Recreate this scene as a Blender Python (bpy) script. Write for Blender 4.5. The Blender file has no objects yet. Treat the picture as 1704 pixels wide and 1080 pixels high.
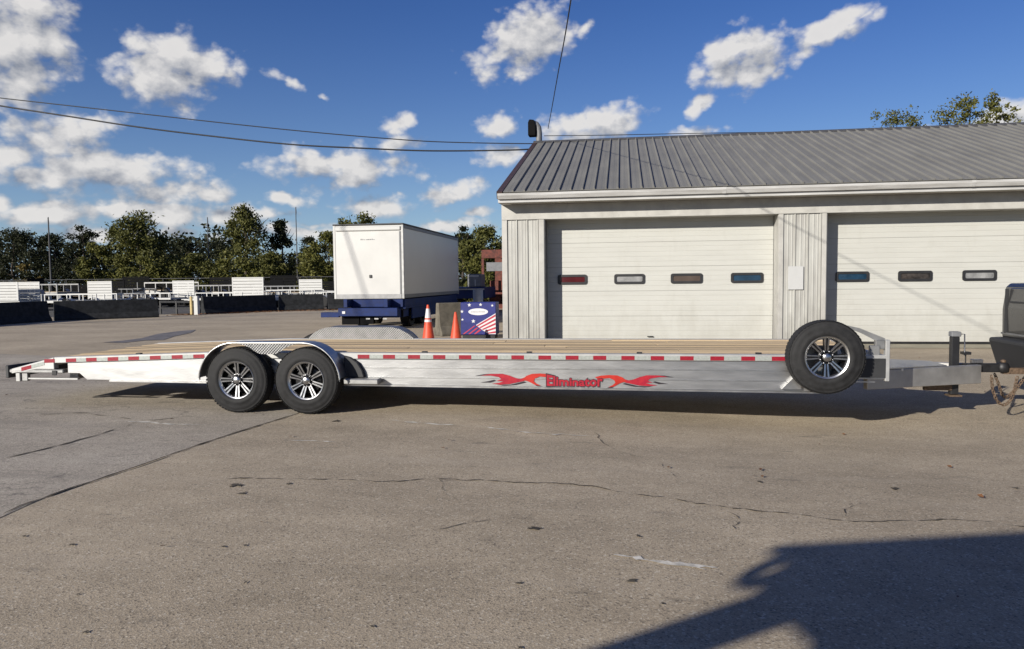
import bpy, bmesh, math, random
import numpy as np
from mathutils import Vector, Matrix
from mathutils.geometry import tessellate_polygon

random.seed(7)
SC = bpy.context.scene
COL = SC.collection
R = math.radians
PI = math.pi

# ------------------------------------------------------------------ camera
F_PX, CX, CY, EYE = 1230.0, 852.0, 540.0, 1.53      # focal length in photo pixels, photo centre, eye height
YAW, PITCH, ROLL = R(8.5), R(3.415), -0.0103
CAM_ROT = Matrix.Rotation(YAW, 3, 'Z') @ Matrix.Rotation(PI / 2 - PITCH, 3, 'X') @ Matrix.Rotation(ROLL, 3, 'Z')
cam = bpy.data.cameras.new('camera')
cam.sensor_width = 36
cam.lens = 36 * F_PX / 1704
cam.clip_start = 0.05
cam.clip_end = 3000
camo = bpy.data.objects.new('camera', cam)
camo.matrix_world = Matrix.Translation((0, 0, EYE)) @ CAM_ROT.to_4x4()
COL.objects.link(camo)
SC.camera = camo

def ray(px, py):
    return CAM_ROT @ Vector(((px - CX) / F_PX, -(py - CY) / F_PX, -1))
def at(px, py, Y):                      # the point on the upright plane y = Y that a photo pixel shows
    d = ray(px, py)
    return Vector((0, 0, EYE)) + d * (Y / d.y)
def gr(px, py, z=0.0):                  # the point on the ground that a photo pixel shows
    d = ray(px, py)
    return Vector((0, 0, EYE)) + d * ((z - EYE) / d.z)

# ------------------------------------------------------------------ sun, sky, exposure
SUN_TO = Vector((1.6, 2.2, -1.0)).normalized()     # the way the light travels
SUN_EL = math.asin(-SUN_TO.z)
SUN_AZ = math.atan2(-SUN_TO.x, -SUN_TO.y)
sun = bpy.data.lights.new('sun', 'SUN')
sun.energy = 5.0
sun.angle = R(0.53)
sun.color = (1.0, 0.94, 0.84)
suno = bpy.data.objects.new('sun', sun)
suno.rotation_euler = SUN_TO.to_track_quat('-Z', 'Y').to_euler()
suno.location = (-12, -22, 12)
COL.objects.link(suno)
SC.view_settings.view_transform = 'Standard'
SC.view_settings.look = 'None'
SC.view_settings.gamma = 1
SC.view_settings.use_curve_mapping = False
EXPOSURE = 0.5
EG = 2 ** -EXPOSURE               # everything below is stated for exposure 0 and divided by the gain
SC.view_settings.exposure = EXPOSURE
SKY_STRENGTH = 0.087 * EG

world = bpy.data.worlds.new('World')
SC.world = world
world.use_nodes = True
WN, WL = world.node_tree.nodes, world.node_tree.links
WN.clear()

def nd(nodes, kind, **kw):
    n = nodes.new(kind)
    for a, b in kw.items():
        setattr(n, a, b)
    return n
def mth(nodes, links, op, a, b=None, c=None, clamp=False):
    n = nodes.new('ShaderNodeMath'); n.operation = op; n.use_clamp = clamp
    for i, v in enumerate((a, b, c)):
        if v is None: continue
        if isinstance(v, (int, float)): n.inputs[i].default_value = v
        else: links.new(v, n.inputs[i])
    return n.outputs[0]

CLOUDS = [  # photo px centre, radii in px, tilt in degrees, weight
    (28, 50, 78, 92, 0, 1.1), (88, 82, 48, 36, 0, .9), (20, 140, 70, 55, 0, .85), (78, 146, 34, 26, 20, .75),
    (285, 112, 92, 56, 8, 1.15), (362, 122, 56, 20, 0, .62), (474, 131, 48, 20, -14, .75), (531, 159, 24, 14, 0, .55),
    (98, 228, 118, 46, 6, 1.0), (20, 262, 60, 40, 0, .8), (175, 288, 170, 42, 4, 1.0), (285, 322, 130, 36, 0, .9), (50, 300, 70, 30, 0, .6),
    (10, 336, 34, 26, 0, .9), (75, 356, 80, 28, 0, .95), (170, 352, 90, 28, 0, .95), (270, 356, 130, 32, 0, .95), (350, 330, 80, 26, 0, .8), (400, 362, 120, 26, 0, .85), (480, 334, 70, 20, 0, .65), (480, 385, 160, 20, 0, .85), (200, 392, 220, 22, 0, .85),
    (560, 278, 150, 40, 3, 1.05), (662, 204, 40, 30, 30, .85), (660, 240, 72, 28, 10, .85), (520, 252, 60, 22, 0, .6),
    (758, 318, 76, 30, 12, 1.0), (622, 346, 84, 28, 0, .95), (520, 372, 120, 18, 0, .7), (740, 374, 120, 20, 0, .85), (800, 354, 60, 18, 0, .65), (640, 380, 130, 18, 0, .8),
    (828, 205, 60, 36, 30, .85), (838, 252, 70, 30, 0, .85), (866, 72, 100, 52, 22, 1.15), (970, 46, 46, 20, 35, .7),
    (1232, 96, 76, 50, 12, 1.15), (1376, 54, 86, 30, 24, 1.0), (1440, 24, 46, 13, 40, .55), (1168, 170, 42, 22, 28, .85),
    (988, 208, 96, 38, 4, 1.1), (1145, 216, 66, 18, 0, .9), (1690, 192, 80, 30, 8, 1.0), (1560, 215, 50, 14, 0, .7)]

cg = bpy.data.node_groups.new('cloud_field', 'ShaderNodeTree')
cg.interface.new_socket('Vector', in_out='INPUT', socket_type='NodeSocketVector')
cg.interface.new_socket('Density', in_out='OUTPUT', socket_type='NodeSocketFloat')
cg.interface.new_socket('Billow', in_out='OUTPUT', socket_type='NodeSocketFloat')
GN, GL = cg.nodes, cg.links
gi, go = GN.new('NodeGroupInput'), GN.new('NodeGroupOutput')
nz0 = nd(GN, 'ShaderNodeTexNoise'); nz0.inputs['Scale'].default_value = 14; nz0.inputs['Detail'].default_value = 3
GL.new(gi.outputs[0], nz0.inputs['Vector'])
w0 = nd(GN, 'ShaderNodeVectorMath', operation='SUBTRACT'); GL.new(nz0.outputs['Color'], w0.inputs[0]); w0.inputs[1].default_value = (.5, .5, .5)
w1 = nd(GN, 'ShaderNodeVectorMath', operation='MULTIPLY_ADD'); GL.new(w0.outputs[0], w1.inputs[0]); w1.inputs[1].default_value = (.04, .03, 0); GL.new(gi.outputs[0], w1.inputs[2])
run = None
for px, py, rx, ry, rot, wt in CLOUDS:
    d = ray(px, py).normalized()
    mp = nd(GN, 'ShaderNodeMapping', vector_type='TEXTURE')
    mp.inputs['Location'].default_value = (math.atan2(d.x, d.y), math.asin(d.z), 0)
    mp.inputs['Rotation'].default_value = (0, 0, R(rot))
    mp.inputs['Scale'].default_value = (rx / 1300 * 1.13, ry / 1300 * 1.13, 1)
    GL.new(w1.outputs[0], mp.inputs['Vector'])
    ln = nd(GN, 'ShaderNodeVectorMath', operation='LENGTH'); GL.new(mp.outputs[0], ln.inputs[0])
    v = mth(GN, GL, 'MULTIPLY_ADD', ln.outputs['Value'], -1.0, wt)
    run = v if run is None else mth(GN, GL, 'SMOOTH_MAX', run, v, .06)
# the sky goes on with scattered cumulus in every other direction
sx = nd(GN, 'ShaderNodeSeparateXYZ'); GL.new(gi.outputs[0], sx.inputs[0])
far_u = mth(GN, GL, 'ABSOLUTE', mth(GN, GL, 'ADD', sx.outputs[0], .148))
mk = mth(GN, GL, 'MAXIMUM', mth(GN, GL, 'MULTIPLY', mth(GN, GL, 'SUBTRACT', far_u, .66), 6, clamp=True),
         mth(GN, GL, 'MULTIPLY', mth(GN, GL, 'SUBTRACT', sx.outputs[1], .42), 6, clamp=True))
nz2 = nd(GN, 'ShaderNodeTexNoise'); nz2.inputs['Scale'].default_value = 5.5; nz2.inputs['Detail'].default_value = 2
st = nd(GN, 'ShaderNodeMapping'); st.inputs['Scale'].default_value = (1, 1.8, 1); GL.new(gi.outputs[0], st.inputs[0]); GL.new(st.outputs[0], nz2.inputs['Vector'])
oth = mth(GN, GL, 'MULTIPLY', mth(GN, GL, 'SUBTRACT', nz2.outputs['Fac'], .545), 4.5)
oth = mth(GN, GL, 'SUBTRACT', oth, mth(GN, GL, 'MULTIPLY', mth(GN, GL, 'SUBTRACT', 1, mk), 6))
run = mth(GN, GL, 'MAXIMUM', run, oth)
run = mth(GN, GL, 'MINIMUM', run, .75)
nz = nd(GN, 'ShaderNodeTexNoise'); nz.inputs['Scale'].default_value = 24; nz.inputs['Detail'].default_value = 9; nz.inputs['Roughness'].default_value = .54
st2 = nd(GN, 'ShaderNodeMapping'); st2.inputs['Scale'].default_value = (1, 1.35, 1); GL.new(gi.outputs[0], st2.inputs[0]); GL.new(st2.outputs[0], nz.inputs['Vector'])
def puff(scale, detail):
    vo_ = nd(GN, 'ShaderNodeTexVoronoi', voronoi_dimensions='2D', feature='F1'); vo_.inputs['Scale'].default_value = scale; vo_.inputs['Detail'].default_value = detail; vo_.inputs['Roughness'].default_value = .55
    ja = nd(GN, 'ShaderNodeVectorMath', operation='MULTIPLY_ADD'); GL.new(nz.outputs['Color'], ja.inputs[0]); ja.inputs[1].default_value = (.018, .018, 0); GL.new(st2.outputs[0], ja.inputs[2])
    GL.new(ja.outputs[0], vo_.inputs['Vector'])
    return mth(GN, GL, 'SUBTRACT', .55, vo_.outputs['Distance'])
dens = mth(GN, GL, 'MULTIPLY_ADD', mth(GN, GL, 'SUBTRACT', nz.outputs['Fac'], .5), 1.15, run)
dens = mth(GN, GL, 'MULTIPLY_ADD', puff(26, 2.5), .42, dens)
GL.new(dens, go.inputs[0])
nz3 = nd(GN, 'ShaderNodeTexNoise'); nz3.inputs['Scale'].default_value = 24; nz3.inputs['Detail'].default_value = 4; nz3.inputs['Roughness'].default_value = .58
GL.new(st2.outputs[0], nz3.inputs['Vector'])
GL.new(mth(GN, GL, 'MULTIPLY_ADD', mth(GN, GL, 'SUBTRACT', nz3.outputs['Fac'], .5), 2.2, mth(GN, GL, 'MULTIPLY_ADD', puff(26, 1.5), .55, mth(GN, GL, 'MULTIPLY', run, .9))), go.inputs[1])

tc = WN.new('ShaderNodeTexCoord')
sp = WN.new('ShaderNodeSeparateXYZ'); WL.new(tc.outputs['Generated'], sp.inputs[0])
uu = mth(WN, WL, 'ARCTAN2', sp.outputs[0], sp.outputs[1])
vv = mth(WN, WL, 'ARCSINE', sp.outputs[2])
uv = WN.new('ShaderNodeCombineXYZ'); WL.new(uu, uv.inputs[0]); WL.new(vv, uv.inputs[1])
sky = WN.new('ShaderNodeTexSky'); sky.sky_type = 'NISHITA'; sky.sun_disc = False
sky.sun_elevation = SUN_EL; sky.sun_rotation = SUN_AZ
sky.air_density = 1.0; sky.dust_density = .05; sky.ozone_density = 3.0; sky.altitude = 200
hs = WN.new('ShaderNodeHueSaturation'); hs.inputs['Hue'].default_value = .523; hs.inputs['Saturation'].default_value = 1.3; hs.inputs['Value'].default_value = 1.0
WL.new(sky.outputs[0], hs.inputs['Color'])
def cgroup(off):
    g = WN.new('ShaderNodeGroup'); g.node_tree = cg
    a = nd(WN, 'ShaderNodeVectorMath', operation='ADD'); a.inputs[1].default_value = off
    WL.new(uv.outputs[0], a.inputs[0]); WL.new(a.outputs[0], g.inputs[0])
    return g.outputs
d0, b0 = cgroup((0, 0, 0)); b1 = cgroup((-.013, .022, 0))[1]
al = nd(WN, 'ShaderNodeMapRange', interpolation_type='SMOOTHSTEP'); WL.new(d0, al.inputs[0])
al.inputs[1].default_value = .04; al.inputs[2].default_value = .56
shd = mth(WN, WL, 'MULTIPLY_ADD', mth(WN, WL, 'SUBTRACT', b0, b1), .85, .56, clamp=True)
thick = nd(WN, 'ShaderNodeMapRange'); WL.new(d0, thick.inputs[0]); thick.inputs[1].default_value = .3; thick.inputs[2].default_value = 1.3
shd = mth(WN, WL, 'SUBTRACT', shd, mth(WN, WL, 'MULTIPLY', thick.outputs[0], .12), clamp=True)
cc = WN.new('ShaderNodeMix'); cc.data_type = 'RGBA'
k = EG / SKY_STRENGTH
cc.inputs[6].default_value = (.22 * k, .25 * k, .315 * k, 1)
cc.inputs[7].default_value = (.80 * k, .78 * k, .76 * k, 1)
WL.new(shd, cc.inputs[0])
up = nd(WN, 'ShaderNodeMapRange', interpolation_type='SMOOTHSTEP'); WL.new(vv, up.inputs[0]); up.inputs[1].default_value = 0; up.inputs[2].default_value = .05
mx = WN.new('ShaderNodeMix'); mx.data_type = 'RGBA'
WL.new(mth(WN, WL, 'MULTIPLY', mth(WN, WL, 'MULTIPLY', al.outputs[0], .95), up.outputs[0]), mx.inputs[0])
hz = mth(WN, WL, 'MULTIPLY', mth(WN, WL, 'EXPONENT', mth(WN, WL, 'MULTIPLY', mth(WN, WL, 'MAXIMUM', vv, 0), -7.5)), .72)
hm = WN.new('ShaderNodeMix'); hm.data_type = 'RGBA'; WL.new(hz, hm.inputs[0]); WL.new(hs.outputs[0], hm.inputs[6]); hm.inputs[7].default_value = (.27 * k, .42 * k, .68 * k, 1)
WL.new(hm.outputs[2], mx.inputs[6]); WL.new(cc.outputs[2], mx.inputs[7])
bg = WN.new('ShaderNodeBackground'); bg.inputs['Strength'].default_value = SKY_STRENGTH
WL.new(mx.outputs[2], bg.inputs['Color'])
wo = WN.new('ShaderNodeOutputWorld'); WL.new(bg.outputs[0], wo.inputs[0])
world.cycles.sampling_method = 'MANUAL'; world.cycles.sample_map_resolution = 512

# ------------------------------------------------------------------ materials
def sc(c):
    return tuple(x * EG for x in c)
def mat(name, col, rough=.6, metal=0., var=.12, scale=6., bump=0., bscale=60., spec=.5, stretch=(1, 1, 1), coat=0., tint=None, world_space=False, grime=None):
    col = sc(col); tint = sc(tint) if tint else None
    m = bpy.data.materials.new(name); m.use_nodes = True
    N, L = m.node_tree.nodes, m.node_tree.links
    b = N['Principled BSDF']
    b.inputs['Roughness'].default_value = rough
    b.inputs['Metallic'].default_value = metal
    b.inputs['Specular IOR Level'].default_value = spec
    b.inputs['Coat Weight'].default_value = coat
    if world_space:
        src = N.new('ShaderNodeNewGeometry').outputs['Position']
    else:
        t = N.new('ShaderNodeTexCoord'); oi = N.new('ShaderNodeObjectInfo')
        ad = nd(N, 'ShaderNodeVectorMath', operation='MULTIPLY_ADD')
        cb = N.new('ShaderNodeCombineXYZ'); L.new(oi.outputs['Random'], cb.inputs[0]); L.new(oi.outputs['Random'], cb.inputs[2])
        L.new(cb.outputs[0], ad.inputs[0]); ad.inputs[1].default_value = (37, 37, 91); L.new(t.outputs['Object'], ad.inputs[2])
        src = ad.outputs[0]
    mp = N.new('ShaderNodeMapping'); mp.inputs['Scale'].default_value = stretch; L.new(src, mp.inputs[0])
    n1 = N.new('ShaderNodeTexNoise'); n1.inputs['Scale'].default_value = scale; n1.inputs['Detail'].default_value = 6; n1.inputs['Roughness'].default_value = .62
    L.new(mp.outputs[0], n1.inputs['Vector'])
    mr = N.new('ShaderNodeMapRange'); mr.inputs[1].default_value = .3; mr.inputs[2].default_value = .7
    L.new(n1.outputs['Fac'], mr.inputs[0])
    mi = N.new('ShaderNodeMix'); mi.data_type = 'RGBA'
    c2 = tint or tuple(max(0, c * (1 - 2 * var)) for c in col)
    mi.inputs[6].default_value = (*c2, 1)
    mi.inputs[7].default_value = (*[min(1, c * (1 + var)) for c in col], 1)
    L.new(mr.outputs[0], mi.inputs[0]); L.new(mi.outputs[2], b.inputs['Base Color'])
    if grime:       # splash dirt low on the walls: (top of the dirt in metres, strength, colour)
        gp_ = N.new('ShaderNodeSeparateXYZ'); L.new(N.new('ShaderNodeNewGeometry').outputs['Position'], gp_.inputs[0])
        gn = N.new('ShaderNodeTexNoise'); gn.inputs['Scale'].default_value = 2.2; gn.inputs['Detail'].default_value = 7; gn.inputs['Roughness'].default_value = .7
        gm = N.new('ShaderNodeMapping'); gm.inputs['Scale'].default_value = (1.6, 1.6, .55); L.new(N.new('ShaderNodeNewGeometry').outputs['Position'], gm.inputs[0]); L.new(gm.outputs[0], gn.inputs['Vector'])
        lo = mth(N, L, 'SUBTRACT', 1.0, mth(N, L, 'DIVIDE', gp_.outputs[2], grime[0]), clamp=True)
        ga = mth(N, L, 'MULTIPLY', mth(N, L, 'MULTIPLY', mth(N, L, 'SUBTRACT', mth(N, L, 'ADD', gn.outputs['Fac'], mth(N, L, 'MULTIPLY', lo, .35)), .55), 3.2, clamp=True), grime[1], clamp=True)
        gx = N.new('ShaderNodeMix'); gx.data_type = 'RGBA'; L.new(ga, gx.inputs[0]); L.new(mi.outputs[2], gx.inputs[6]); gx.inputs[7].default_value = (*sc(grime[2]), 1); L.new(gx.outputs[2], b.inputs['Base Color'])
    rr = N.new('ShaderNodeMapRange'); rr.inputs[3].default_value = max(0, rough - .1); rr.inputs[4].default_value = min(1, rough + .1)
    L.new(n1.outputs['Fac'], rr.inputs[0]); L.new(rr.outputs[0], b.inputs['Roughness'])
    if bump:
        n2 = N.new('ShaderNodeTexNoise'); n2.inputs['Scale'].default_value = bscale; n2.inputs['Detail'].default_value = 4
        L.new(mp.outputs[0], n2.inputs['Vector'])
        bp = N.new('ShaderNodeBump'); bp.inputs['Strength'].default_value = bump; bp.inputs['Distance'].default_value = .01
        L.new(n2.outputs['Fac'], bp.inputs['Height']); L.new(bp.outputs[0], b.inputs['Normal'])
    return m

M = {}
M['alu'] = mat('brushed_aluminium', (.63, .63, .63), .42, 1.0, .035, 3, .05, 30, stretch=(.8, 1, 4))
M['alu_dull'] = mat('dull_aluminium', (.42, .42, .415), .55, .85, .14, 5, .1, 40)
M['alu_bright'] = mat('bright_aluminium', (.75, .75, .74), .35, 1.0, .06, 8)
M['alu_white'] = mat('white_oxide_aluminium', (.58, .58, .57), .55, .5, .08, 5)
M['white'] = mat('white_paint', (.62, .62, .60), .55, 0, .05, 2)
M['wall'] = mat('white_sheet_metal', (.535, .537, .50), .55, 0, .09, 1.6, .05, 12, stretch=(1.5, 1.5, .35), tint=(.37, .36, .335), grime=(1.3, .6, (.27, .26, .235)))
M['trim'] = mat('white_trim', (.55, .54, .505), .5, 0, .06, 2.5, tint=(.44, .43, .40), grime=(1.6, .5, (.26, .25, .24)))
M['door'] = mat('white_door_panel', (.575, .575, .535), .5, 0, .04, 1.8, .05, 20, stretch=(.6, 1, 3), tint=(.555, .553, .512), grime=(1.0, .28, (.36, .34, .29)))
M['gutter'] = mat('white_gutter', (.66, .66, .65), .4, 0, .08, 1.4, stretch=(.6, 2, 6), tint=(.40, .39, .37))
M['soffit'] = mat('soffit', (.55, .53, .48), .7)
M['roof'] = mat('grey_roof_sheet', (.246, .240, .218), .55, .1, .10, 1.3, .05, 30, stretch=(1, .5, .5), tint=(.215, .209, .19))
M['rake'] = mat('brown_rake_trim', (.075, .045, .04), .5)
M['dark'] = mat('dark_void', (.02, .02, .022), .8)
M['black'] = mat('black_paint', (.018, .018, .02), .45, 0, .2)
M['black_steel'] = mat('black_steel', (.025, .025, .027), .5, .3, .3, 12)
M['rubber'] = mat('tyre_rubber', (.020, .020, .021), .75, 0, .3, 14, .25, 120, spec=.35)
M['frame_black'] = mat('window_frame_black', (.02, .02, .022), .5)
M['rim_dark'] = mat('rim_black', (.012, .012, .014), .3, .3)
M['rim_bright'] = mat('machined_rim', (.60, .60, .61), .28, 1.0, .08, 20)
M['red_tape'] = mat('red_reflective_tape', (.34, .012, .03), .35, 0, .1, 40)
M['silver_tape'] = mat('silver_reflective_tape', (.46, .49, .46), .4, .2, .1, 40)
M['decal_red'] = mat('decal_red', (.44, .012, .022), .4, 0, .15, 18, tint=(.33, .008, .035))
M['decal_orange'] = mat('decal_orange_red', (.56, .028, .016), .4)
M['decal_black'] = mat('decal_black', (.03, .02, .03), .4)
M['orange'] = mat('cone_orange', (.72, .085, .03), .5, 0, .1, 9)
M['concrete'] = mat('concrete', (.29, .285, .27), .9, 0, .2, 5, .3, 40)
M['blue'] = mat('blue_paint', (.005, .023, .125), .6, 0, .2, 6, spec=.25)
M['flag_blue'] = mat('flag_blue', (.012, .02, .19), .45)
M['flag_red'] = mat('flag_red', (.50, .03, .07), .45)
M['flag_white'] = mat('flag_white', (.75, .75, .76), .5, 0, .03)
M['concrete_dark'] = mat('dark_concrete', (.04, .042, .045), .9, 0, .3, 5, .3, 40, spec=.2)  # one even near-black base colour for the barrier row
M['concrete_tan_shade'] = mat('tan_concrete_shade', (.17, .15, .115), .9, 0, .2, 5, .3, 40)  # darker tone puts the shade on the barrier end into its colour
M['black_matt'] = mat('matt_black_paint', (.008, .008, .009), .9, 0, .2, spec=.12)
M['grey_light'] = mat('light_grey_paint', (.40, .40, .40), .5)
M['alu_grey'] = mat('weathered_aluminium', (.60, .59, .575), .5, .8, .1, 5, .1, 40)
M['notice'] = mat('notice_white', (.58, .585, .58), .5, 0, .02)
M['rust'] = mat('rusty_red_steel', (.17, .045, .03), .8, 0, .35, 9)
M['grey'] = mat('grey_paint', (.20, .205, .215), .55)
M['char'] = mat('charcoal_truck_paint', (.045, .044, .046), .3, .4, .1, coat=.6)
M['plastic'] = mat('black_plastic', (.03, .031, .034), .6)
M['chain'] = mat('rusty_chain', (.22, .15, .10), .6, .5, .3, 40)
M['bark'] = mat('bark', (.075, .058, .042), .9, 0, .25, 14)
M['box_white'] = mat('white_box_panel', (.66, .655, .63), .4, 0, .03, 1.5)
M['box_trim'] = mat('grey_box_trim', (.55, .55, .54), .4, .4)
M['wire'] = mat('black_cable', (.012, .012, .014), .6)
M['wood_pole'] = mat('wooden_pole', (.12, .095, .07), .9)
M['pole_grey'] = mat('grey_pole', (.08, .08, .085), .7)
M['yellow'] = mat('yellow_sign_paint', (.62, .47, .2), .6)
M['lamp_red'] = mat('red_lamp_lens', (.3, .01, .01), .25)
M['pane_red'] = mat('pane_red', (.10, .018, .022), .08, 0, .15, 3)
M['pane_white'] = mat('pane_white', (.36, .36, .36), .08, 0, .3, 3)
M['pane_brown'] = mat('pane_brown', (.11, .08, .065), .08, 0, .15, 3)
M['pane_blue'] = mat('pane_blue', (.022, .06, .11), .08, 0, .2, 3)
M['pane_dark'] = mat('pane_dark', (.06, .05, .045), .12, 0, .6, 6)

def diamond_plate():
    m = mat('diamond_plate', (.36, .36, .358), .45, 1.0, .12, 8)
    N, L = m.node_tree.nodes, m.node_tree.links
    t = N.new('ShaderNodeTexCoord'); w = []
    for ang in (45, -45):
        mp = N.new('ShaderNodeMapping'); mp.inputs['Rotation'].default_value = (0, R(ang), 0); L.new(t.outputs['Object'], mp.inputs[0])
        wv = N.new('ShaderNodeTexWave'); wv.inputs['Scale'].default_value = 13; L.new(mp.outputs[0], wv.inputs['Vector']); w.append(wv.outputs['Fac'])
    h = mth(N, L, 'MULTIPLY', w[0], w[1])
    bp = N.new('ShaderNodeBump'); bp.inputs['Strength'].default_value = .9; bp.inputs['Distance'].default_value = .008
    L.new(h, bp.inputs['Height']); L.new(bp.outputs[0], N['Principled BSDF'].inputs['Normal'])
    return m
M['plate'] = diamond_plate()

def wood():
    m = mat('treated_pine', (.80, .60, .345), .7, 0, .14, 3.2, .2, 50, stretch=(.5, 12, 12), tint=(.58, .44, .265))
    N, L = m.node_tree.nodes, m.node_tree.links
    b = N['Principled BSDF']; base = b.inputs['Base Color'].links[0].from_socket
    oi = N.new('ShaderNodeObjectInfo')
    h = N.new('ShaderNodeHueSaturation'); L.new(base, h.inputs['Color'])
    mr = N.new('ShaderNodeMapRange'); mr.inputs[3].default_value = .72; mr.inputs[4].default_value = 1.22
    L.new(oi.outputs['Random'], mr.inputs[0]); L.new(mr.outputs[0], h.inputs['Value']); L.new(h.outputs[0], b.inputs['Base Color'])
    return m
M['wood'] = wood()

def leaf(name, c1, c2):
    m = bpy.data.materials.new(name); m.use_nodes = True
    N, L = m.node_tree.nodes, m.node_tree.links
    b = N['Principled BSDF']; b.inputs['Roughness'].default_value = .65; b.inputs['Specular IOR Level'].default_value = .25
    g = N.new('ShaderNodeNewGeometry'); mi = N.new('ShaderNodeMix'); mi.data_type = 'RGBA'
    c1, c2 = sc(c1), sc(c2)
    mi.inputs[6].default_value = (*c1, 1); mi.inputs[7].default_value = (*c2, 1)
    L.new(g.outputs['Random Per Island'], mi.inputs[0]); L.new(mi.outputs[2], b.inputs['Base Color'])
    tr = N.new('ShaderNodeBsdfTranslucent'); L.new(mi.outputs[2], tr.inputs[0])
    ms = N.new('ShaderNodeMixShader'); ms.inputs[0].default_value = .2
    L.new(b.outputs[0], ms.inputs[1]); L.new(tr.outputs[0], ms.inputs[2]); L.new(ms.outputs[0], N['Material Output'].inputs[0])
    return m
M['leaf_dark'] = leaf('dark_leaves', (.017, .022, .009), (.046, .052, .018))
M['leaf_green'] = leaf('green_leaves', (.066, .074, .017), (.165, .162, .042))
M['leaf_olive'] = leaf('olive_leaves', (.09, .10, .02), (.19, .18, .045))
M['leaf_gold'] = leaf('golden_leaves', (.12, .10, .025), (.24, .17, .05))
M['leaf_litter'] = leaf('fallen_leaves', (.14, .06, .03), (.26, .13, .06))

def asphalt(name, c_lo, c_hi, patch=False):
    m = bpy.data.materials.new(name); m.use_nodes = True
    N, L = m.node_tree.nodes, m.node_tree.links
    b = N['Principled BSDF']; b.inputs['Roughness'].default_value = .88; b.inputs['Specular IOR Level'].default_value = .3
    pos = N.new('ShaderNodeNewGeometry').outputs['Position']
    def noise(sc, det, rough=.6, stretch=None):
        n = N.new('ShaderNodeTexNoise'); n.inputs['Scale'].default_value = sc; n.inputs['Detail'].default_value = det; n.inputs['Roughness'].default_value = rough
        s = pos
        if stretch:
            mp = N.new('ShaderNodeMapping'); mp.inputs['Scale'].default_value = stretch; L.new(pos, mp.inputs[0]); s = mp.outputs[0]
        L.new(s, n.inputs['Vector']); return n.outputs['Fac']
    def rng(v, a, b_, c=0, d=1):
        r = N.new('ShaderNodeMapRange'); L.new(v, r.inputs[0])
        for i, x in enumerate((a, b_, c, d)): r.inputs[i + 1].default_value = x
        return r.outputs[0]
    def mix(f, a, c):
        x = N.new('ShaderNodeMix'); x.data_type = 'RGBA'
        for i, v in ((0, f), (6, a), (7, c)):
            if isinstance(v, tuple): x.inputs[i].default_value = (*sc(v), 1)
            elif isinstance(v, float): x.inputs[i].default_value = v
            else: L.new(v, x.inputs[i])
        return x.outputs[2]
    base = mix(rng(noise(.35, 5, .65, (1, 1.8, 1)), .34, .66), c_lo, c_hi)
    mid = rng(noise(2.6, 6, .7, (1, 1.5, 1)), .3, .7, .88, 1.12)
    gran = rng(noise(115, 3, .85), .28, .72, .58, 1.46)
    vo = N.new('ShaderNodeTexVoronoi'); vo.inputs['Scale'].default_value = 95; L.new(pos, vo.inputs['Vector'])
    sp_ = N.new('ShaderNodeSeparateColor'); L.new(vo.outputs['Color'], sp_.inputs[0])
    speck = rng(sp_.outputs[0], .84, 1.0, 0, .65)
    pit = rng(sp_.outputs[1], .82, 1.0, 0, .6)
    f = mth(N, L, 'MULTIPLY', mid, gran)
    mul = nd(N, 'ShaderNodeVectorMath', operation='SCALE'); L.new(base, mul.inputs[0]); L.new(f, mul.inputs['Scale'])
    c = mix(speck, mul.outputs[0], (.80, .72, .58))
    c = mix(pit, c, (.09, .075, .062))
    # oil drips and tar spots of their own shape
    blot = rng(noise(1.7, 4, .55, (1, 2.6, 1)), .64, .76, 0, .5)
    c = mix(blot, c, (.085, .075, .065))
    drip = N.new('ShaderNodeTexVoronoi'); drip.inputs['Scale'].default_value = .9; L.new(pos, drip.inputs['Vector'])
    dd = mth(N, L, 'ADD', drip.outputs['Distance'], mth(N, L, 'MULTIPLY', noise(9, 3), .12))
    c = mix(rng(dd, .075, .11, .7, 0), c, (.06, .052, .045))
    # tyre-swept streaks along the lane
    stk = rng(noise(.8, 4, .6, (.25, 3.2, 1)), .56, .72, 0, .30)
    c = mix(stk, c, (.53, .455, .355) if not patch else (.22, .205, .19))
    if patch:
        cv = N.new('ShaderNodeTexVoronoi'); cv.feature = 'DISTANCE_TO_EDGE'; cv.inputs['Scale'].default_value = 1.6
        mp = N.new('ShaderNodeMapping'); mp.inputs['Scale'].default_value = (.5, 1.6, 1); L.new(pos, mp.inputs[0])
        wr = nd(N, 'ShaderNodeVectorMath', operation='ADD'); L.new(mp.outputs[0], wr.inputs[0])
        n_ = N.new('ShaderNodeTexNoise'); n_.inputs['Scale'].default_value = 4; L.new(pos, n_.inputs['Vector'])
        sc_ = nd(N, 'ShaderNodeVectorMath', operation='SCALE'); L.new(n_.outputs['Color'], sc_.inputs[0]); sc_.inputs['Scale'].default_value = .35
        L.new(sc_.outputs[0], wr.inputs[1]); L.new(wr.outputs[0], cv.inputs['Vector'])
        c = mix(mth(N, L, 'MULTIPLY', rng(cv.outputs['Distance'], .006, .03, .5, 0), rng(noise(.6, 3), .42, .6)), c, (.06, .055, .055))
    L.new(c, b.inputs['Base Color'])
    bp = N.new('ShaderNodeBump'); bp.inputs['Strength'].default_value = .38; bp.inputs['Distance'].default_value = .005
    L.new(mth(N, L, 'ADD', noise(130, 3, .8), mth(N, L, 'MULTIPLY', vo.outputs['Distance'], .6)), bp.inputs['Height']); L.new(bp.outputs[0], b.inputs['Normal'])
    return m
M['asphalt'] = asphalt('weathered_asphalt', (.385, .318, .229), (.54, .450, .330))
M['asphalt_old'] = asphalt('older_grey_asphalt', (.365, .318, .255), (.495, .44, .365), True)
M['tar'] = mat('crack_tar', (.085, .07, .05), .9, 0, .4, 5, world_space=True)
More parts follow.
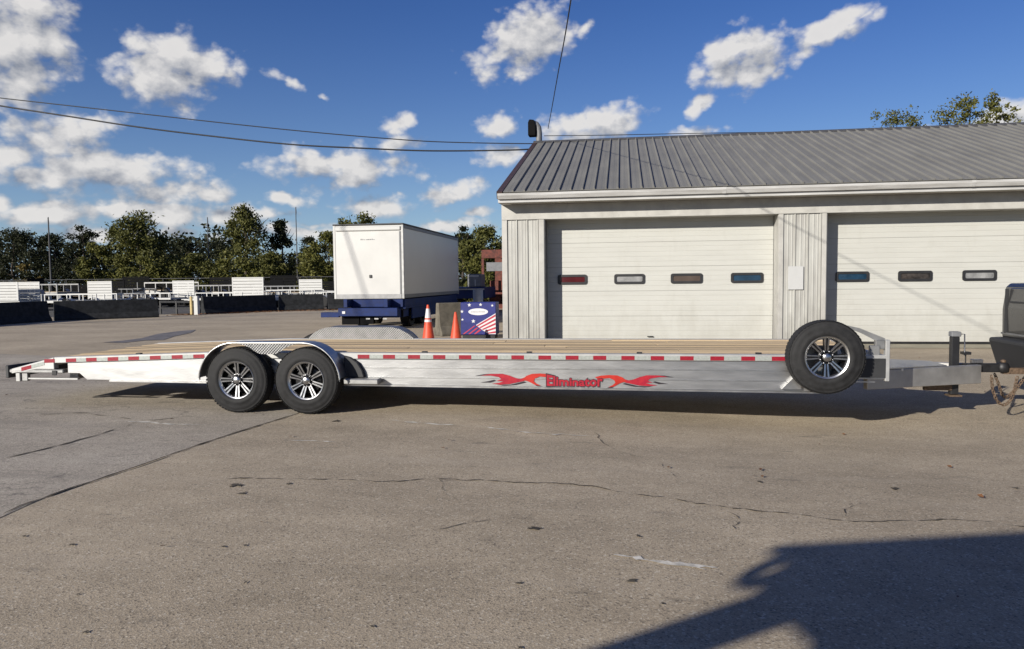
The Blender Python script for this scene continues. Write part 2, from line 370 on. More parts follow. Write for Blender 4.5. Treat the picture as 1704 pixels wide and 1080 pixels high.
M['chalk'] = mat('pale_scuff', (.78, .74, .66), .9, 0, .25, 14, world_space=True)
M['wet'] = mat('wet_asphalt', (.235, .213, .2), .6, 0, .3, 3, spec=.5, world_space=True)
M['verge'] = mat('leafy_dirt', (.22, .13, .08), .95, 0, .3, 2.5, .4, 20, world_space=True, tint=(.15, .12, .05))
M['gravel'] = mat('yard_gravel', (.10, .093, .085), .95, 0, .25, .8, .5, 30, world_space=True)
M['apron'] = mat('concrete_apron', (.40, .365, .27), .9, 0, .15, 2, .2, 60, world_space=True)

# ------------------------------------------------------------------ mesh helpers
def link(o):
    COL.objects.link(o); return o
WORLD_LOC = {}

class MB:
    """collects shapes in world coordinates; build() links them as ONE mesh object"""
    def __init__(s): s.v = []; s.f = []; s.sm = []
    def add(s, vs, fs, smooth=False):
        o = len(s.v); s.v += [tuple(p) for p in vs]; s.f += [tuple(i + o for i in f) for f in fs]; s.sm += [smooth] * len(fs); return s
    def box(s, x0, x1, y0, y1, z0, z1):
        return s.add([(x0, y0, z0), (x1, y0, z0), (x1, y1, z0), (x0, y1, z0), (x0, y0, z1), (x1, y0, z1), (x1, y1, z1), (x0, y1, z1)],
                     [(0, 3, 2, 1), (4, 5, 6, 7), (0, 1, 5, 4), (1, 2, 6, 5), (2, 3, 7, 6), (3, 0, 4, 7)])
    def prism(s, poly, axis, a, b):
        """poly: 2-D points; axis 'y': (x,z); axis 'x': (y,z); axis 'z': (x,y)"""
        ar = sum(poly[i][0] * poly[(i + 1) % len(poly)][1] - poly[(i + 1) % len(poly)][0] * poly[i][1] for i in range(len(poly)))
        if ar < 0: poly = poly[::-1]
        n = len(poly)
        put = {'y': lambda p, t: (p[0], t, p[1]), 'x': lambda p, t: (t, p[0], p[1]), 'z': lambda p, t: (p[0], p[1], t)}[axis]
        vs = [put(p, a) for p in poly] + [put(p, b) for p in poly]
        A, B = tuple(range(n)), tuple(range(2 * n - 1, n - 1, -1))
        side = [(i, i + n, (i + 1) % n + n, (i + 1) % n) for i in range(n)]
        fs = [A, B] + side
        if axis != 'y': fs = [f[::-1] for f in fs]
        return s.add(vs, fs)
    def bar(s, p, q, w, h, up=(0, 0, 1)):
        p, q = Vector(p), Vector(q); d = (q - p).normalized(); r = d.cross(Vector(up))
        if r.length < 1e-4: r = d.cross(Vector((1, 0, 0)))
        r.normalize(); u = r.cross(d)
        c = [p + r * a * w / 2 + u * b * h / 2 for a, b in ((-1, -1), (1, -1), (1, 1), (-1, 1))]
        c += [x + (q - p) for x in c]
        return s.add(c, [(0, 1, 2, 3), (7, 6, 5, 4), (0, 4, 5, 1), (1, 5, 6, 2), (2, 6, 7, 3), (3, 7, 4, 0)])
    def tube(s, pts, r, n=8, smooth=True):
        pts = [Vector(p) for p in pts]; rs = r if isinstance(r, (list, tuple)) else [r] * len(pts)
        vs, fs = [], []; prev = None
        for i, p in enumerate(pts):
            d = (pts[min(i + 1, len(pts) - 1)] - pts[max(i - 1, 0)]).normalized()
            a = prev if prev is not None else (Vector((0, 0, 1)) if abs(d.z) < .9 else Vector((1, 0, 0)))
            x = (a - d * a.dot(d)).normalized(); y = d.cross(x); prev = x
            vs += [p + (x * math.cos(2 * PI * k / n) + y * math.sin(2 * PI * k / n)) * rs[i] for k in range(n)]
        for i in range(len(pts) - 1):
            for k in range(n):
                fs.append((i * n + k, i * n + (k + 1) % n, (i + 1) * n + (k + 1) % n, (i + 1) * n + k))
        s.add(vs, fs, smooth); s.add([vs[k] for k in range(n)], [tuple(range(n - 1, -1, -1))]); s.add([vs[-n + k] for k in range(n)], [tuple(range(n))])
        return s
    def lathe(s, prof, c, axis='y', n=32, smooth=True, closed=False):
        """prof: (radius, offset along axis); c: centre"""
        vs, fs = [], []; m = len(prof)
        for k in range(n):
            a = 2 * PI * k / n; ca, sa = math.cos(a), math.sin(a)
            for r, t in prof:
                if axis == 'y': vs.append((c[0] + r * ca, c[1] + t, c[2] + r * sa))
                else: vs.append((c[0] + r * ca, c[1] + r * sa, c[2] + t))
        for k in range(n):
            for i in range(m if closed else m - 1):
                j = (i + 1) % m; k2 = (k + 1) % n
                f = (k * m + i, k2 * m + i, k2 * m + j, k * m + j)
                fs.append(f if axis == 'y' else f[::-1])
        return s.add(vs, fs, smooth)
    def build(s, name, m, parent=None, bevel=0., seg=1, fix=False, kind=None):
        V = np.array([tuple(p) for p in s.v]); c = (V.min(0) + V.max(0)) / 2
        me = bpy.data.meshes.new(name)
        me.from_pydata([tuple(p) for p in (V - c)], [], s.f)
        if fix:
            bm = bmesh.new(); bm.from_mesh(me); bmesh.ops.remove_doubles(bm, verts=bm.verts, dist=1e-5)
            bmesh.ops.recalc_face_normals(bm, faces=bm.faces); bm.to_mesh(me); bm.free()
        else:
            me.polygons.foreach_set('use_smooth', s.sm)
        me.materials.append(m)
        o = link(bpy.data.objects.new(name, me))
        wl = Vector(c); WORLD_LOC[o.name] = wl
        if parent is not None:
            o.parent = parent; o.location = wl - WORLD_LOC[parent.name]
        else:
            o.location = wl
        if bevel:
            bv = o.modifiers.new('edge', 'BEVEL'); bv.width = bevel; bv.segments = seg; bv.limit_method = 'ANGLE'; bv.angle_limit = R(40)
        if kind: o['kind'] = kind
        return o

def tag(o, label=None, cat=None, group=None, kind=None):
    if label: o['label'] = label
    if cat: o['category'] = cat
    if group: o['group'] = group
    if kind: o['kind'] = kind
    return o
def thing(name, loc, label, cat, group=None):
    o = link(bpy.data.objects.new(name, None)); o.empty_display_size = .2
    o.location = loc; WORLD_LOC[o.name] = Vector(loc)
    return tag(o, label, cat, group)
def part_at(name, loc, parent):
    o = link(bpy.data.objects.new(name, None)); o.empty_display_size = .1
    o.parent = parent; WORLD_LOC[o.name] = Vector(loc); o.location = Vector(loc) - WORLD_LOC[parent.name]
    return o
KIDS = {}
def kids(o):
    return [c for c in COL.objects if c.parent == o]
def copy_tree(o, parent=None):
    c = o.copy(); COL.objects.link(c)
    if parent is not None: c.parent = parent
    for ch in kids(o): copy_tree(ch, c)
    return c
def copy_to(o, loc, rz, label, group=None, scale=None):
    c = copy_tree(o); c.location = loc; c.rotation_euler = (0, 0, rz); c['label'] = label
    if group: c['group'] = group
    if scale: c.scale = scale
    return c
def copy_part(o, delta):
    """another of the same part on the same thing, shifted"""
    c = copy_tree(o); c.location = o.location + Vector(delta); return c
def smooth_path(pts, n=4):
    out = []
    P = [Vector(p) for p in pts]
    for i in range(len(P) - 1):
        a, b, c, d = P[max(i - 1, 0)], P[i], P[i + 1], P[min(i + 2, len(P) - 1)]
        for k in range(n):
            t = k / n
            out.append(.5 * ((2 * b) + (c - a) * t + (2 * a - 5 * b + 4 * c - d) * t * t + (3 * b - a - 3 * c + d) * t ** 3))
    out.append(P[-1]); return out

# ------------------------------------------------------------------ the setting: ground
def gz(x, y):           # the lot dips a little in front of the trailer's nose
    return -.15 * math.exp(-((x - 2.8) / 3.4) ** 2 - ((y - 8.6) / 3.0) ** 2)
def axis_pts(a, b, fine0, fine1, step):
    l = list(np.arange(fine0, fine1 + 1e-6, step))
    x = fine0; s = step
    while x > a: s *= 1.5; x = max(a, x - s); l.insert(0, x)
    x = fine1; s = step
    while x < b: s *= 1.5; x = min(b, x + s); l.append(x)
    return l
xs, ys = axis_pts(-900, 900, -12, 14, .5), axis_pts(-300, 1400, 1, 20, .5)
g = MB(); nx = len(xs)
g.v = [(x, y, gz(x, y)) for y in ys for x in xs]
g.f = [(j * nx + i, j * nx + i + 1, (j + 1) * nx + i + 1, (j + 1) * nx + i) for j in range(len(ys) - 1) for i in range(nx - 1)]
g.sm = [True] * len(g.f)
ground = tag(g.build('ground', M['asphalt']), 'weathered tan asphalt lot with cracks running across it', kind='structure')

def sheet(name, poly, m, lift, parent=None, label=None):
    """a thin sheet over the ground: a polygon cut into short cells so that it follows the dip"""
    bm = bmesh.new()
    bm.faces.new([bm.verts.new((p[0], p[1], 0)) for p in poly])
    bmesh.ops.triangulate(bm, faces=bm.faces)
    if max(abs(p[0]) for p in poly) < 60:
        bmesh.ops.subdivide_edges(bm, edges=bm.edges, cuts=6, use_grid_fill=True)
    b = MB(); b.v = [(v.co.x, v.co.y, gz(v.co.x, v.co.y) + lift) for v in bm.verts]
    bm.verts.index_update(); bm.normal_update()
    b.f = [tuple(v.index for v in (f.verts if f.normal.z > 0 else reversed(f.verts))) for f in bm.faces]; b.sm = [True] * len(b.f)
    bm.free()
    o = b.build(name, m, parent)
    if parent is None: tag(o, label, kind='structure')
    return o

def ribbon(name, pix, m, w, lift, jit=.02, seed=1, step=.07, gap=.0):
    """a crack or a scuff: a thin strip along photo pixels on the ground, with wandering edges"""
    rnd = random.Random(seed)
    P = smooth_path([Vector((*gr(a, b).xy, 0)) for a, b in pix], 6)
    Q = [P[0]]
    for p in P[1:]:
        d = (p - Q[-1]).length
        for k in range(1, max(1, int(d / step)) + 1):
            Q.append(Q[-1] + (p - Q[-1]) * (k / max(1, int(d / step))) if False else Q[-1].lerp(p, min(1, step / max(d, 1e-6))))
            d = (p - Q[-1]).length
    b = MB(); wob = 0; rows = []
    for i, q in enumerate(Q):
        t = (Q[min(i + 1, len(Q) - 1)] - Q[max(i - 1, 0)])
        if t.length < 1e-6: continue
        n = Vector((-t.y, t.x, 0)).normalized()
        wob = wob * .8 + rnd.gauss(0, jit)
        ww = w * rnd.uniform(.35, 1.3) * min(1, (i + 1) / 6, (len(Q) - i) / 6)
        if rnd.random() < gap: ww *= .12
        a, c = q + n * (wob + ww / 2), q + n * (wob - ww / 2)
        rows.append((a, c))
    for a, c in rows:
        b.v += [(a.x, a.y, gz(a.x, a.y) + lift), (c.x, c.y, gz(c.x, c.y) + lift)]
    b.f = [(2 * i, 2 * i + 1, 2 * i + 3, 2 * i + 2) for i in range(len(rows) - 1)]
    b.f = [f if ((Vector(b.v[f[1]]) - Vector(b.v[f[0]])).cross(Vector(b.v[f[2]]) - Vector(b.v[f[0]]))).z > 0 else f[::-1] for f in b.f]
    b.sm = [False] * len(b.f)
    return b.build(name, m, ground)

def blot(px, py, rx, ry, m, seed, lift=.006, name='tar_spot'):
    rnd = random.Random(seed); c = gr(px, py); n = 18; ph = [rnd.uniform(.18, 1.0) for _ in range(n)]
    p1 = gr(px + rx, py); p2 = gr(px, py - ry); ax = (p1 - c).length; ay = (p2 - c).length
    tilt = rnd.uniform(-.5, .5)
    b = MB(); pts = []
    for i in range(n):
        a = 2 * PI * i / n; x, y = math.cos(a) * ax * ph[i], math.sin(a) * ay * ph[i]
        x, y = x * math.cos(tilt) - y * math.sin(tilt), x * math.sin(tilt) + y * math.cos(tilt)
        pts.append((c.x + x, c.y + y, gz(c.x + x, c.y + y) + lift))
    b.add([(c.x, c.y, gz(c.x, c.y) + lift)] + pts, [(0, i + 1, (i + 1) % n + 1) for i in range(n)])
    return b.build(name, m, ground)

seam = [(-330, 985), (0, 862), (70, 830), (200, 785), (340, 737), (420, 711), (495, 688)]
sm_pts = [gr(a, b) for a, b in seam]
patch_poly = [(p.x, p.y) for p in sm_pts] + [(-3.9, 8.9), (-5.5, 11.5), (-9.5, 13.6), (-16, 15.2), (-30, 15.6), (-30, 2.5)]
sheet('asphalt_patch', patch_poly, M['asphalt_old'], .004, None, 'older grey crazed asphalt strip left of the seam')
ribbon('crack', seam[1:], M['tar'], .018, .009, .008, 3, .09, .15)
ribbon('crack', [(-40, 775), (60, 752), (150, 728), (232, 703)], M['tar'], .03, .009, .012, 4, .09, .3)
ribbon('crack', [(0, 700), (120, 688), (250, 700), (330, 690)], M['tar'], .02, .009, .02, 14, .09, .4)
ribbon('crack', [(430, 795), (520, 798), (600, 800), (680, 800), (730, 793), (760, 796), (850, 799), (930, 802), (1000, 808), (1100, 823), (1200, 839), (1300, 849), (1420, 860), (1500, 857), (1600, 857), (1704, 867), (1800, 872)], M['tar'], .018, .005, .011, 5, .045, .35)
ribbon('crack', [(730, 793), (742, 806), (738, 818), (760, 832)], M['tar'], .006, .005, .012, 41, .04, .4)
ribbon('crack', [(1196, 839), (1230, 858), (1222, 874), (1270, 893)], M['tar'], .006, .005, .012, 42, .04, .45)
ribbon('crack', [(1420, 860), (1400, 840), (1440, 826)], M['tar'], .006, .005, .012, 43, .04, .45)
ribbon('crack', [(375, 797), (400, 795), (440, 797)], M['tar'], .022, .005, .006, 6, .05, .3)
ribbon('crack', [(980, 700), (1010, 735), (1090, 760), (1130, 790)], M['tar'], .010, .005, .012, 8, .06, .55)
ribbon('crack', [(660, 900), (760, 870), (900, 860)], M['tar'], .010, .005, .012, 9, .06, .6)
ribbon('scuff_mark', [(1022, 921), (1070, 930), (1130, 938), (1192, 944)], M['chalk'], .055, .005, .004, 11, .035, .1)
ribbon('scuff_mark', [(1060, 931), (1110, 935), (1172, 948)], M['chalk'], .03, .006, .006, 21, .03, .2)
ribbon('scuff_mark', [(480, 732), (520, 734), (556, 736)], M['chalk'], .045, .005, .006, 12, .05, .1)
ribbon('scuff_mark', [(190, 701), (260, 706), (348, 709)], M['chalk'], .05, .009, .012, 13, .06, .3)
ribbon('scuff_mark', [(640, 698), (760, 704), (880, 712), (1000, 716)], M['chalk'], .05, .005, .03, 15, .06, .5)
for i, (a, b, rx, ry) in enumerate([(394, 807, 12, 5), (404, 821, 13, 3), (482, 805, 7, 2), (890, 878, 18, 3), (1488, 801, 11, 3), (1265, 792, 5, 2.5), (1050, 966, 14, 3), (1062, 890, 5, 3), (121, 907, 8, 2), (40, 893, 6, 2),
                                    (408, 908, 5, 2), (409, 970, 3, 3), (620, 1044, 8, 3), (143, 1053, 7, 3), (130, 990, 5, 2), (866, 1078, 8, 4), (1102, 1004, 5, 2), (372, 910, 7, 1.5), (1692, 798, 8, 2), (865, 970, 10, 3), (560, 700, 10, 2)]):
    blot(a, b, rx, ry, M['tar'], i + 30)

pud = sheet('puddle', [gr(a, b).xy for a, b in ((170, 570), (205, 567), (236, 563), (262, 556), (300, 551), (326, 549), (318, 554), (290, 560), (272, 566), (240, 567), (205, 571))], M['wet'], .008, None, 'dark wet patch on the asphalt behind the trailer tail')

# strip of dirt and fallen leaves under the barriers, the gravel yard beyond
sheet('verge', [(-21.6, 33.0), (-18.4, 37.3), (-16.0, 38.9), (-13.0, 40.2), (-13, 42.5), (-17, 41.8), (-19.6, 39.6), (-22.8, 34.6)], M['verge'], .006, None, 'leaf strewn dirt strip along the foot of the barriers')
sheet('gravel_yard', [(-80, 33), (-25.5, 31.6), (-21.5, 35.4), (-17.2, 41), (-12, 43), (-4, 44), (12, 44), (40, 46), (60, 60), (60, 58), (-80, 58)], M['gravel'], .004, None, 'grey gravel yard where the small trailers are parked')
sheet('grass_bank', [(-400, 58.2), (400, 58.2), (400, 300), (-400, 300)], mat('rough_grass', (.085, .085, .028), .95, 0, .3, .6, .5, 20, world_space=True), .012, None, 'rough green grass bank under the trees')
sheet('concrete_apron', [(-1.7, 16.75), (17.5, 16.75), (17.5, 17.72), (-1.7, 17.72)], M['apron'], .006, None, 'pale concrete apron at the foot of the garage doors')
def scatter(name, m, zone, n, size, label, seed):
    rnd = random.Random(seed); b = MB()
    for _ in range(n):
        x, y = zone(rnd); s = size * rnd.uniform(.5, 1.3); a = rnd.uniform(0, PI); z = gz(x, y) + .014
        dx, dy = math.cos(a) * s, math.sin(a) * s; h = rnd.uniform(0, s * .7)
        b.add([(x - dx, y - dy, z), (x + dy * .5, y - dx * .5, z + h), (x + dx, y + dy, z + .4 * h), (x - dy * .5, y + dx * .5, z)], [(0, 1, 2, 3)])
    o = b.build(name, m); return tag(o, label, 'leaves', kind='stuff')
def verge_zone(r):
    t = r.random(); a = Vector((-21.4, 33.2)).lerp(Vector((-18.2, 37.4)), t / .5) if t < .5 else Vector((-18.2, 37.4)).lerp(Vector((-13.4, 40.1)), (t - .5) / .5)
    return a.x + r.gauss(0, .35), a.y + r.gauss(0, .35)
scatter('fallen_leaves', M['leaf_litter'], verge_zone, 1500, .06, 'brown fallen leaves along the foot of the concrete barriers', 3)
def lot_zone(r):
    x = r.uniform(-9, 8); return x, r.uniform(3.2, 15)
scatter('leaf_litter', M['leaf_litter'], lot_zone, 90, .022, 'a few dry leaves scattered over the open asphalt', 5)

# ------------------------------------------------------------------ the garage building
YB, REC = 17.3, .47
XL, XR, YBACK = -2.80, 17.0, 31.0
EAVE_Y, EAVE_Z, RIDGE_Y, RIDGE_Z = 16.78, 3.53, 24.0, 5.95
garage = thing('garage_building', (4.0, YB, 0), 'white metal garage with grey ribbed roof and two roll up doors', 'building')
openings = [(-1.80, 3.455), (4.47, 9.73), (10.75, 15.9)]
OPEN_Z = 2.945
# solid walls
b = MB()
edges = [XL] + [e for o in openings for e in o] + [XR]
piers = [(edges[i], edges[i + 1]) for i in range(0, len(edges), 2)]
for a, c in piers: b.box(a, c, YB, YB + REC, 0, OPEN_Z)
b.box(XL, XR, YB, YB + REC, OPEN_Z, 3.62)
b.build('front_wall', M['wall'], garage)
b = MB(); b.prism([(YB + REC, 0), (YBACK, 0), (YBACK, 3.55), (RIDGE_Y, RIDGE_Z - .09), (YB + REC, 3.70)], 'x', XL, XL + .15); b.build('side_wall', M['wall'], garage)
b = MB(); b.prism([(YB + REC, 0), (YBACK, 0), (YBACK, 3.55), (RIDGE_Y, RIDGE_Z - .09), (YB + REC, 3.70)], 'x', XR - .15, XR); b.build('side_wall', M['wall'], garage)
b = MB(); b.box(XL + .15, XR - .15, YBACK - .15, YBACK, 0, 3.55); b.build('back_wall', M['wall'], garage)
# ribbed cladding on the piers
first = None
for a, c in piers:
    tw = .10 if a > XL else .13
    x = a + tw
    n = max(2, round((c - tw - x) / .27)); w = (c - tw - x) / n
    for i in range(n):
        x0 = x + i * w
        prof = [(x0 + .002, YB - .002), (x0 + .002, YB - .012), (x0 + w * .30, YB - .012), (x0 + w * .34, YB - .018), (x0 + w * .40, YB - .018), (x0 + w * .44, YB - .012), (x0 + w * .62, YB - .012), (x0 + w * .66, YB - .018), (x0 + w * .72, YB - .018), (x0 + w * .76, YB - .012),
                (x0 + w - .05, YB - .012), (x0 + w - .034, YB - .036), (x0 + w - .012, YB - .036), (x0 + w - .002, YB - .012), (x0 + w - .002, YB - .002)]
        MB().prism(prof, 'z', .02, OPEN_Z - .005).build('wall_panel', M['wall'], garage)
    for e0, e1 in ((a, a + tw), (c - tw, c)):
        MB().box(e0 + .001, e1 - .001, YB - .045, YB - .001, .0, OPEN_Z).build('corner_trim', M['trim'], garage, .006)
# header band above the doors
MB().box(XL, XR, YB - .05, YB - .001, OPEN_Z + .002, 3.30).build('header_board', M['trim'], garage, .005)
MB().box(XL + .01, XR - .01, YB - .058, YB - .051, OPEN_Z + .002, OPEN_Z + .03).build('header_flashing', M['trim'], garage)
# jamb trims in the reveals
for a, c in openings:
    for x0, x1 in ((a - .0, a + .012), (c - .012, c)):
        MB().box(x0, x1, YB - .03, YB + REC - .03, 0, OPEN_Z - .012).build('door_jamb', M['grey'] if x0 == a else M['trim'], garage)
# soffit, fascia, gutter
MB().box(XL - .0, XR, EAVE_Y + .02, YB - .052, 3.302, 3.325).build('soffit', M['soffit'], garage)
MB().box(XL - .0, XR, EAVE_Y + .0, EAVE_Y + .019, 3.30, 3.44).build('fascia', M['gutter'], garage)
gp = [(EAVE_Y - .001, 3.375), (EAVE_Y - .07, 3.375), (EAVE_Y - .085, 3.40), (EAVE_Y - .115, 3.45), (EAVE_Y - .12, 3.50), (EAVE_Y - .108, 3.50), (EAVE_Y - .10, 3.455), (EAVE_Y - .065, 3.395), (EAVE_Y - .001, 3.395)]
for i in range(4):      # gutter lengths
    x0 = XL - .0 + i * 5.0; x1 = min(XL - .0 + (i + 1) * 5.0, XR)
    MB().prism(gp, 'x', x0 + .002, x1 - .002).build('gutter', M['gutter'], garage)
    if i: MB().prism([(y - .004 if y < EAVE_Y - .01 else y, z + (.003 if z > 3.44 else -.003)) for y, z in gp], 'x', x0 - .04, x0 + .04).build('gutter_joiner', M['gutter'], garage)
# roof sheets
RIDGE0 = Vector((0, RIDGE_Y, RIDGE_Z)); EAVE0 = Vector((0, EAVE_Y - .05, EAVE_Z - .005))
slope = (RIDGE0 - EAVE0); sl = slope.length; sdir = slope.normalized(); snor = Vector((0, -sdir.z, sdir.y))
RW = .262
nroof = int((XR + .1 - XL) / RW)
prof = [(.0, 0), (.0, .012), (.07, .012), (.08, .0145), (.13, .0145), (.14, .012), (RW - .050, .012), (RW - .034, .052), (RW - .012, .052), (RW - .003, .012), (RW - .003, 0)]
base_panel = None
for i in range(nroof):
    if base_panel is None:
        b = MB(); n = len(prof)
        lo = [Vector((XL + .11 + a, 0, 0)) + EAVE0 + snor * h for a, h in prof]; hi = [p + slope for p in lo]
        b.add(lo + hi, [(k, k + 1, k + 1 + n, k + n) for k in range(n - 1)] + [tuple(range(n - 1, -1, -1)), tuple(range(n, 2 * n)), (n - 1, 0, n, 2 * n - 1)])
        base_panel = b.build('roof_panel', M['roof'], garage, fix=True)
    else:
        c = base_panel.copy(); COL.objects.link(c); c.location = base_panel.location + Vector((RW * i, 0, 0))
XRR = XL + .11 + RW * nroof
b = MB()        # the back slope
lo = Vector((0, YBACK + .4, 3.50))
b.add([(XL + .11, RIDGE_Y, RIDGE_Z), (XRR, RIDGE_Y, RIDGE_Z), (XRR, lo.y, lo.z), (XL + .11, lo.y, lo.z), (XL + .11, RIDGE_Y, RIDGE_Z - .05), (XRR, RIDGE_Y, RIDGE_Z - .05), (XRR, lo.y, lo.z - .05), (XL + .11, lo.y, lo.z - .05)],
      [(0, 1, 2, 3), (7, 6, 5, 4), (0, 4, 5, 1), (1, 5, 6, 2), (2, 6, 7, 3), (3, 7, 4, 0)])
b.build('back_roof', M['roof'], garage, fix=True)
b = MB(); b.prism([(RIDGE_Y - .16, RIDGE_Z - .015), (RIDGE_Y, RIDGE_Z + .065), (RIDGE_Y + .16, RIDGE_Z - .0), (RIDGE_Y + .16, RIDGE_Z - .03), (RIDGE_Y, RIDGE_Z + .03), (RIDGE_Y - .16, RIDGE_Z - .04 + .012)], 'x', XL - .02, XRR + .02); b.build('ridge_cap', M['pole_grey'], garage)
b = MB(); b.bar(EAVE0 + Vector((XL + .043, 0, -.06)) + sdir * -.01, RIDGE0 + Vector((XL + .043, 0, -.06)), .13, .17, snor); b.build('rake_trim', M['rake'], garage)
b = MB(); b.bar(EAVE0 + Vector((XRR + .03, 0, -.06)) + sdir * -.01, RIDGE0 + Vector((XRR + .03, 0, -.06)), .045, .22, snor); b.build('rake_trim', M['rake'], garage)
# under-roof deck so no light leaks
b = MB(); b.add([(XL, EAVE_Y + .02, EAVE_Z - .09), (XRR, EAVE_Y + .02, EAVE_Z - .09), (XRR, RIDGE_Y, RIDGE_Z - .06), (XL, RIDGE_Y, RIDGE_Z - .06)], [(3, 2, 1, 0)]); b.build('roof_deck', M['soffit'], garage)

# doors
YD = YB + REC
def px_on_door(px): return at(px, 462, YD).x
win_px = [[(928, 977), (1022, 1073), (1116, 1169), (1216, 1270)], [(1390, 1446), (1494, 1551), (1601, 1658)], None]
pane_m = [['pane_red', 'pane_white', 'pane_brown', 'pane_blue'], ['pane_blue', 'pane_dark', 'pane_white', 'pane_brown'], ['pane_dark'] * 4]
PZ = [.055, .655, 1.250, 1.825, 2.40, 2.985]
for di, (a, c) in enumerate(openings):
    door = part_at('garage_door', ((a + c) / 2, YD, 0), garage)
    for j in range(5):
        z0, z1 = PZ[j] + .0012, PZ[j + 1] - .0012; h = z1 - z0
        pr_ = [(YD, z0 + .005)] + [q_ for t_ in (.2, .4, .6, .8) for q_ in ((YD, z0 + h * t_ - .010), (YD + .004, z0 + h * t_ - .004), (YD + .004, z0 + h * t_ + .004), (YD, z0 + h * t_ + .010))] + [(YD, z1 - .005), (YD + .006, z1), (YD + .045, z1), (YD + .045, z0), (YD + .006, z0)]
        MB().prism(pr_, 'x', a + .016, c - .016).build('door_panel', M['door'], door)
    MB().box(a + .02, c - .02, YD + .004, YD + .04, .004, .056).build('bottom_seal', M['rubber'], door)
    MB().box(a + .014, c - .014, YD + .05, YD + .07, .0, OPEN_Z + .02).build('door_backing', M['dark'], door)
    if win_px[di]: cols = [(px_on_door(p), px_on_door(q)) for p, q in win_px[di]]
    else: cols = [(a + .35 + k * 1.2, a + 1.05 + k * 1.2) for k in range(4)]
    if di == 1: cols.append((cols[-1][0] + 1.33, cols[-1][1] + 1.33))
    for (w0, w1), pm in zip(cols, pane_m[di]):
        zc = 1.535; hh = .118; fr = MB(); outer, inner = [], []
        def rr(x0, x1, z0, z1, r):
            pts = []
            for cx_, cz_, a0 in ((x1 - r, z1 - r, 0), (x0 + r, z1 - r, 90), (x0 + r, z0 + r, 180), (x1 - r, z0 + r, 270)):
                for k_ in range(4):
                    t = R(a0 + 30 * k_); pts.append((cx_ + r * math.cos(t), cz_ + r * math.sin(t)))
            return pts
        o_, i_ = rr(w0, w1, zc - hh, zc + hh, .05), rr(w0 + .055, w1 - .055, zc - hh + .055, zc + hh - .055, .03)
        n = len(o_)
        vs = [(p[0], YD - .001, p[1]) for p in o_] + [(p[0], YD - .026, p[1]) for p in o_] + [(p[0], YD - .026, p[1]) for p in i_] + [(p[0], YD - .004, p[1]) for p in i_]
        fs = []
        for L_ in range(3):
            for k_ in range(n):
                fs.append((L_ * n + k_, L_ * n + (k_ + 1) % n, (L_ + 1) * n + (k_ + 1) % n, (L_ + 1) * n + k_))
        fr.add(vs, fs); fr.build('window_frame', M['frame_black'], door, fix=True)
        MB().prism(i_, 'y', YD - .010, YD - .003).build('window_pane', M[pm], door)
    hx = at(1082, 562, YD).x if di == 0 else (a + c) / 2
    if di == 1: continue
    hb = MB(); hb.tube([(hx - .06, YD - .005, .17), (hx - .06, YD - .04, .17), (hx + .06, YD - .04, .17), (hx + .06, YD - .005, .17)], .012, 6); hb.build('door_handle', M['black'], door)

# lamp on the gable end
rl = part_at('roof_lamp', (-2.62, 24.15, RIDGE_Z), garage)
p0 = at(897, 236, 24.15); ppm = at(910, 236, 24.15).x - at(900, 236, 24.15).x
u = ppm / 10
b = MB(); b.tube([(p0.x, 24.15, p0.z - .1), (p0.x, 24.15, p0.z + .30), (p0.x - .02, 24.15, p0.z + .45), (p0.x - .09, 24.15, p0.z + .56), (p0.x - .20, 24.15, p0.z + .60)], .10, 10); b.build('lamp_arm', M['grey'], rl)
b = MB(); b.prism([(p0.x - .34, p0.z + .18), (p0.x - .09, p0.z + .18), (p0.x - .09, p0.z + .50), (p0.x - .14, p0.z + .68), (p0.x - .30, p0.z + .70), (p0.x - .34, p0.z + .60)], 'y', 23.98, 24.32); b.build('lamp_head', M['black_matt'], rl, .02)

# blank notice on the wall between the doors
q0, q1 = at(1311, 482, YB - .04), at(1337, 443, YB - .04)
nb = MB().box(q0.x, q1.x, YB - .055, YB - .039, q0.z, q1.z).build('wall_notice', M['notice'], None, .004)
tag(nb, 'blank white notice board on the ribbed wall between the garage doors', 'sign')

# ------------------------------------------------------------------ the flatbed trailer
YF = 8.30; YFAR = 10.42; YM = (YF + YFAR) / 2
trailer = thing('flatbed_trailer', (-2.4, YM, 0), 'long aluminium flatbed car trailer with wood deck and red flame graphics', 'trailer')
XK, XB, XN = -7.05, -4.9, 2.76         # tail kink, bend, nose
def ztop(x):
    if x >= XB: return .695 - .004 * (XB - x) * 0
    return .695 - (XB - x) * .034
def zbot(x): return .30 + max(0, (1.7 - x)) * .0058
def rail(y0, y1, name, m):
    xs_ = [XN, XB + 2, XB, -6.0, XK + .17]
    poly = [(x, ztop(x) - .07) for x in xs_] + [(XK + .17, .425), (-6.72, .425), (-6.62, zbot(-6)), (-6.3, zbot(-6))] + [(x, zbot(x)) for x in (-5, -3, 0, 2.2)] + [(2.45, .44), (XN, .44)]
    MB().prism(poly, 'y', y0, y1).build(name, m, trailer, .004)
rail(YF, YF + .035, 'side_rail', M['alu'])
rail(YFAR - .035, YFAR, 'side_rail', M['alu'])
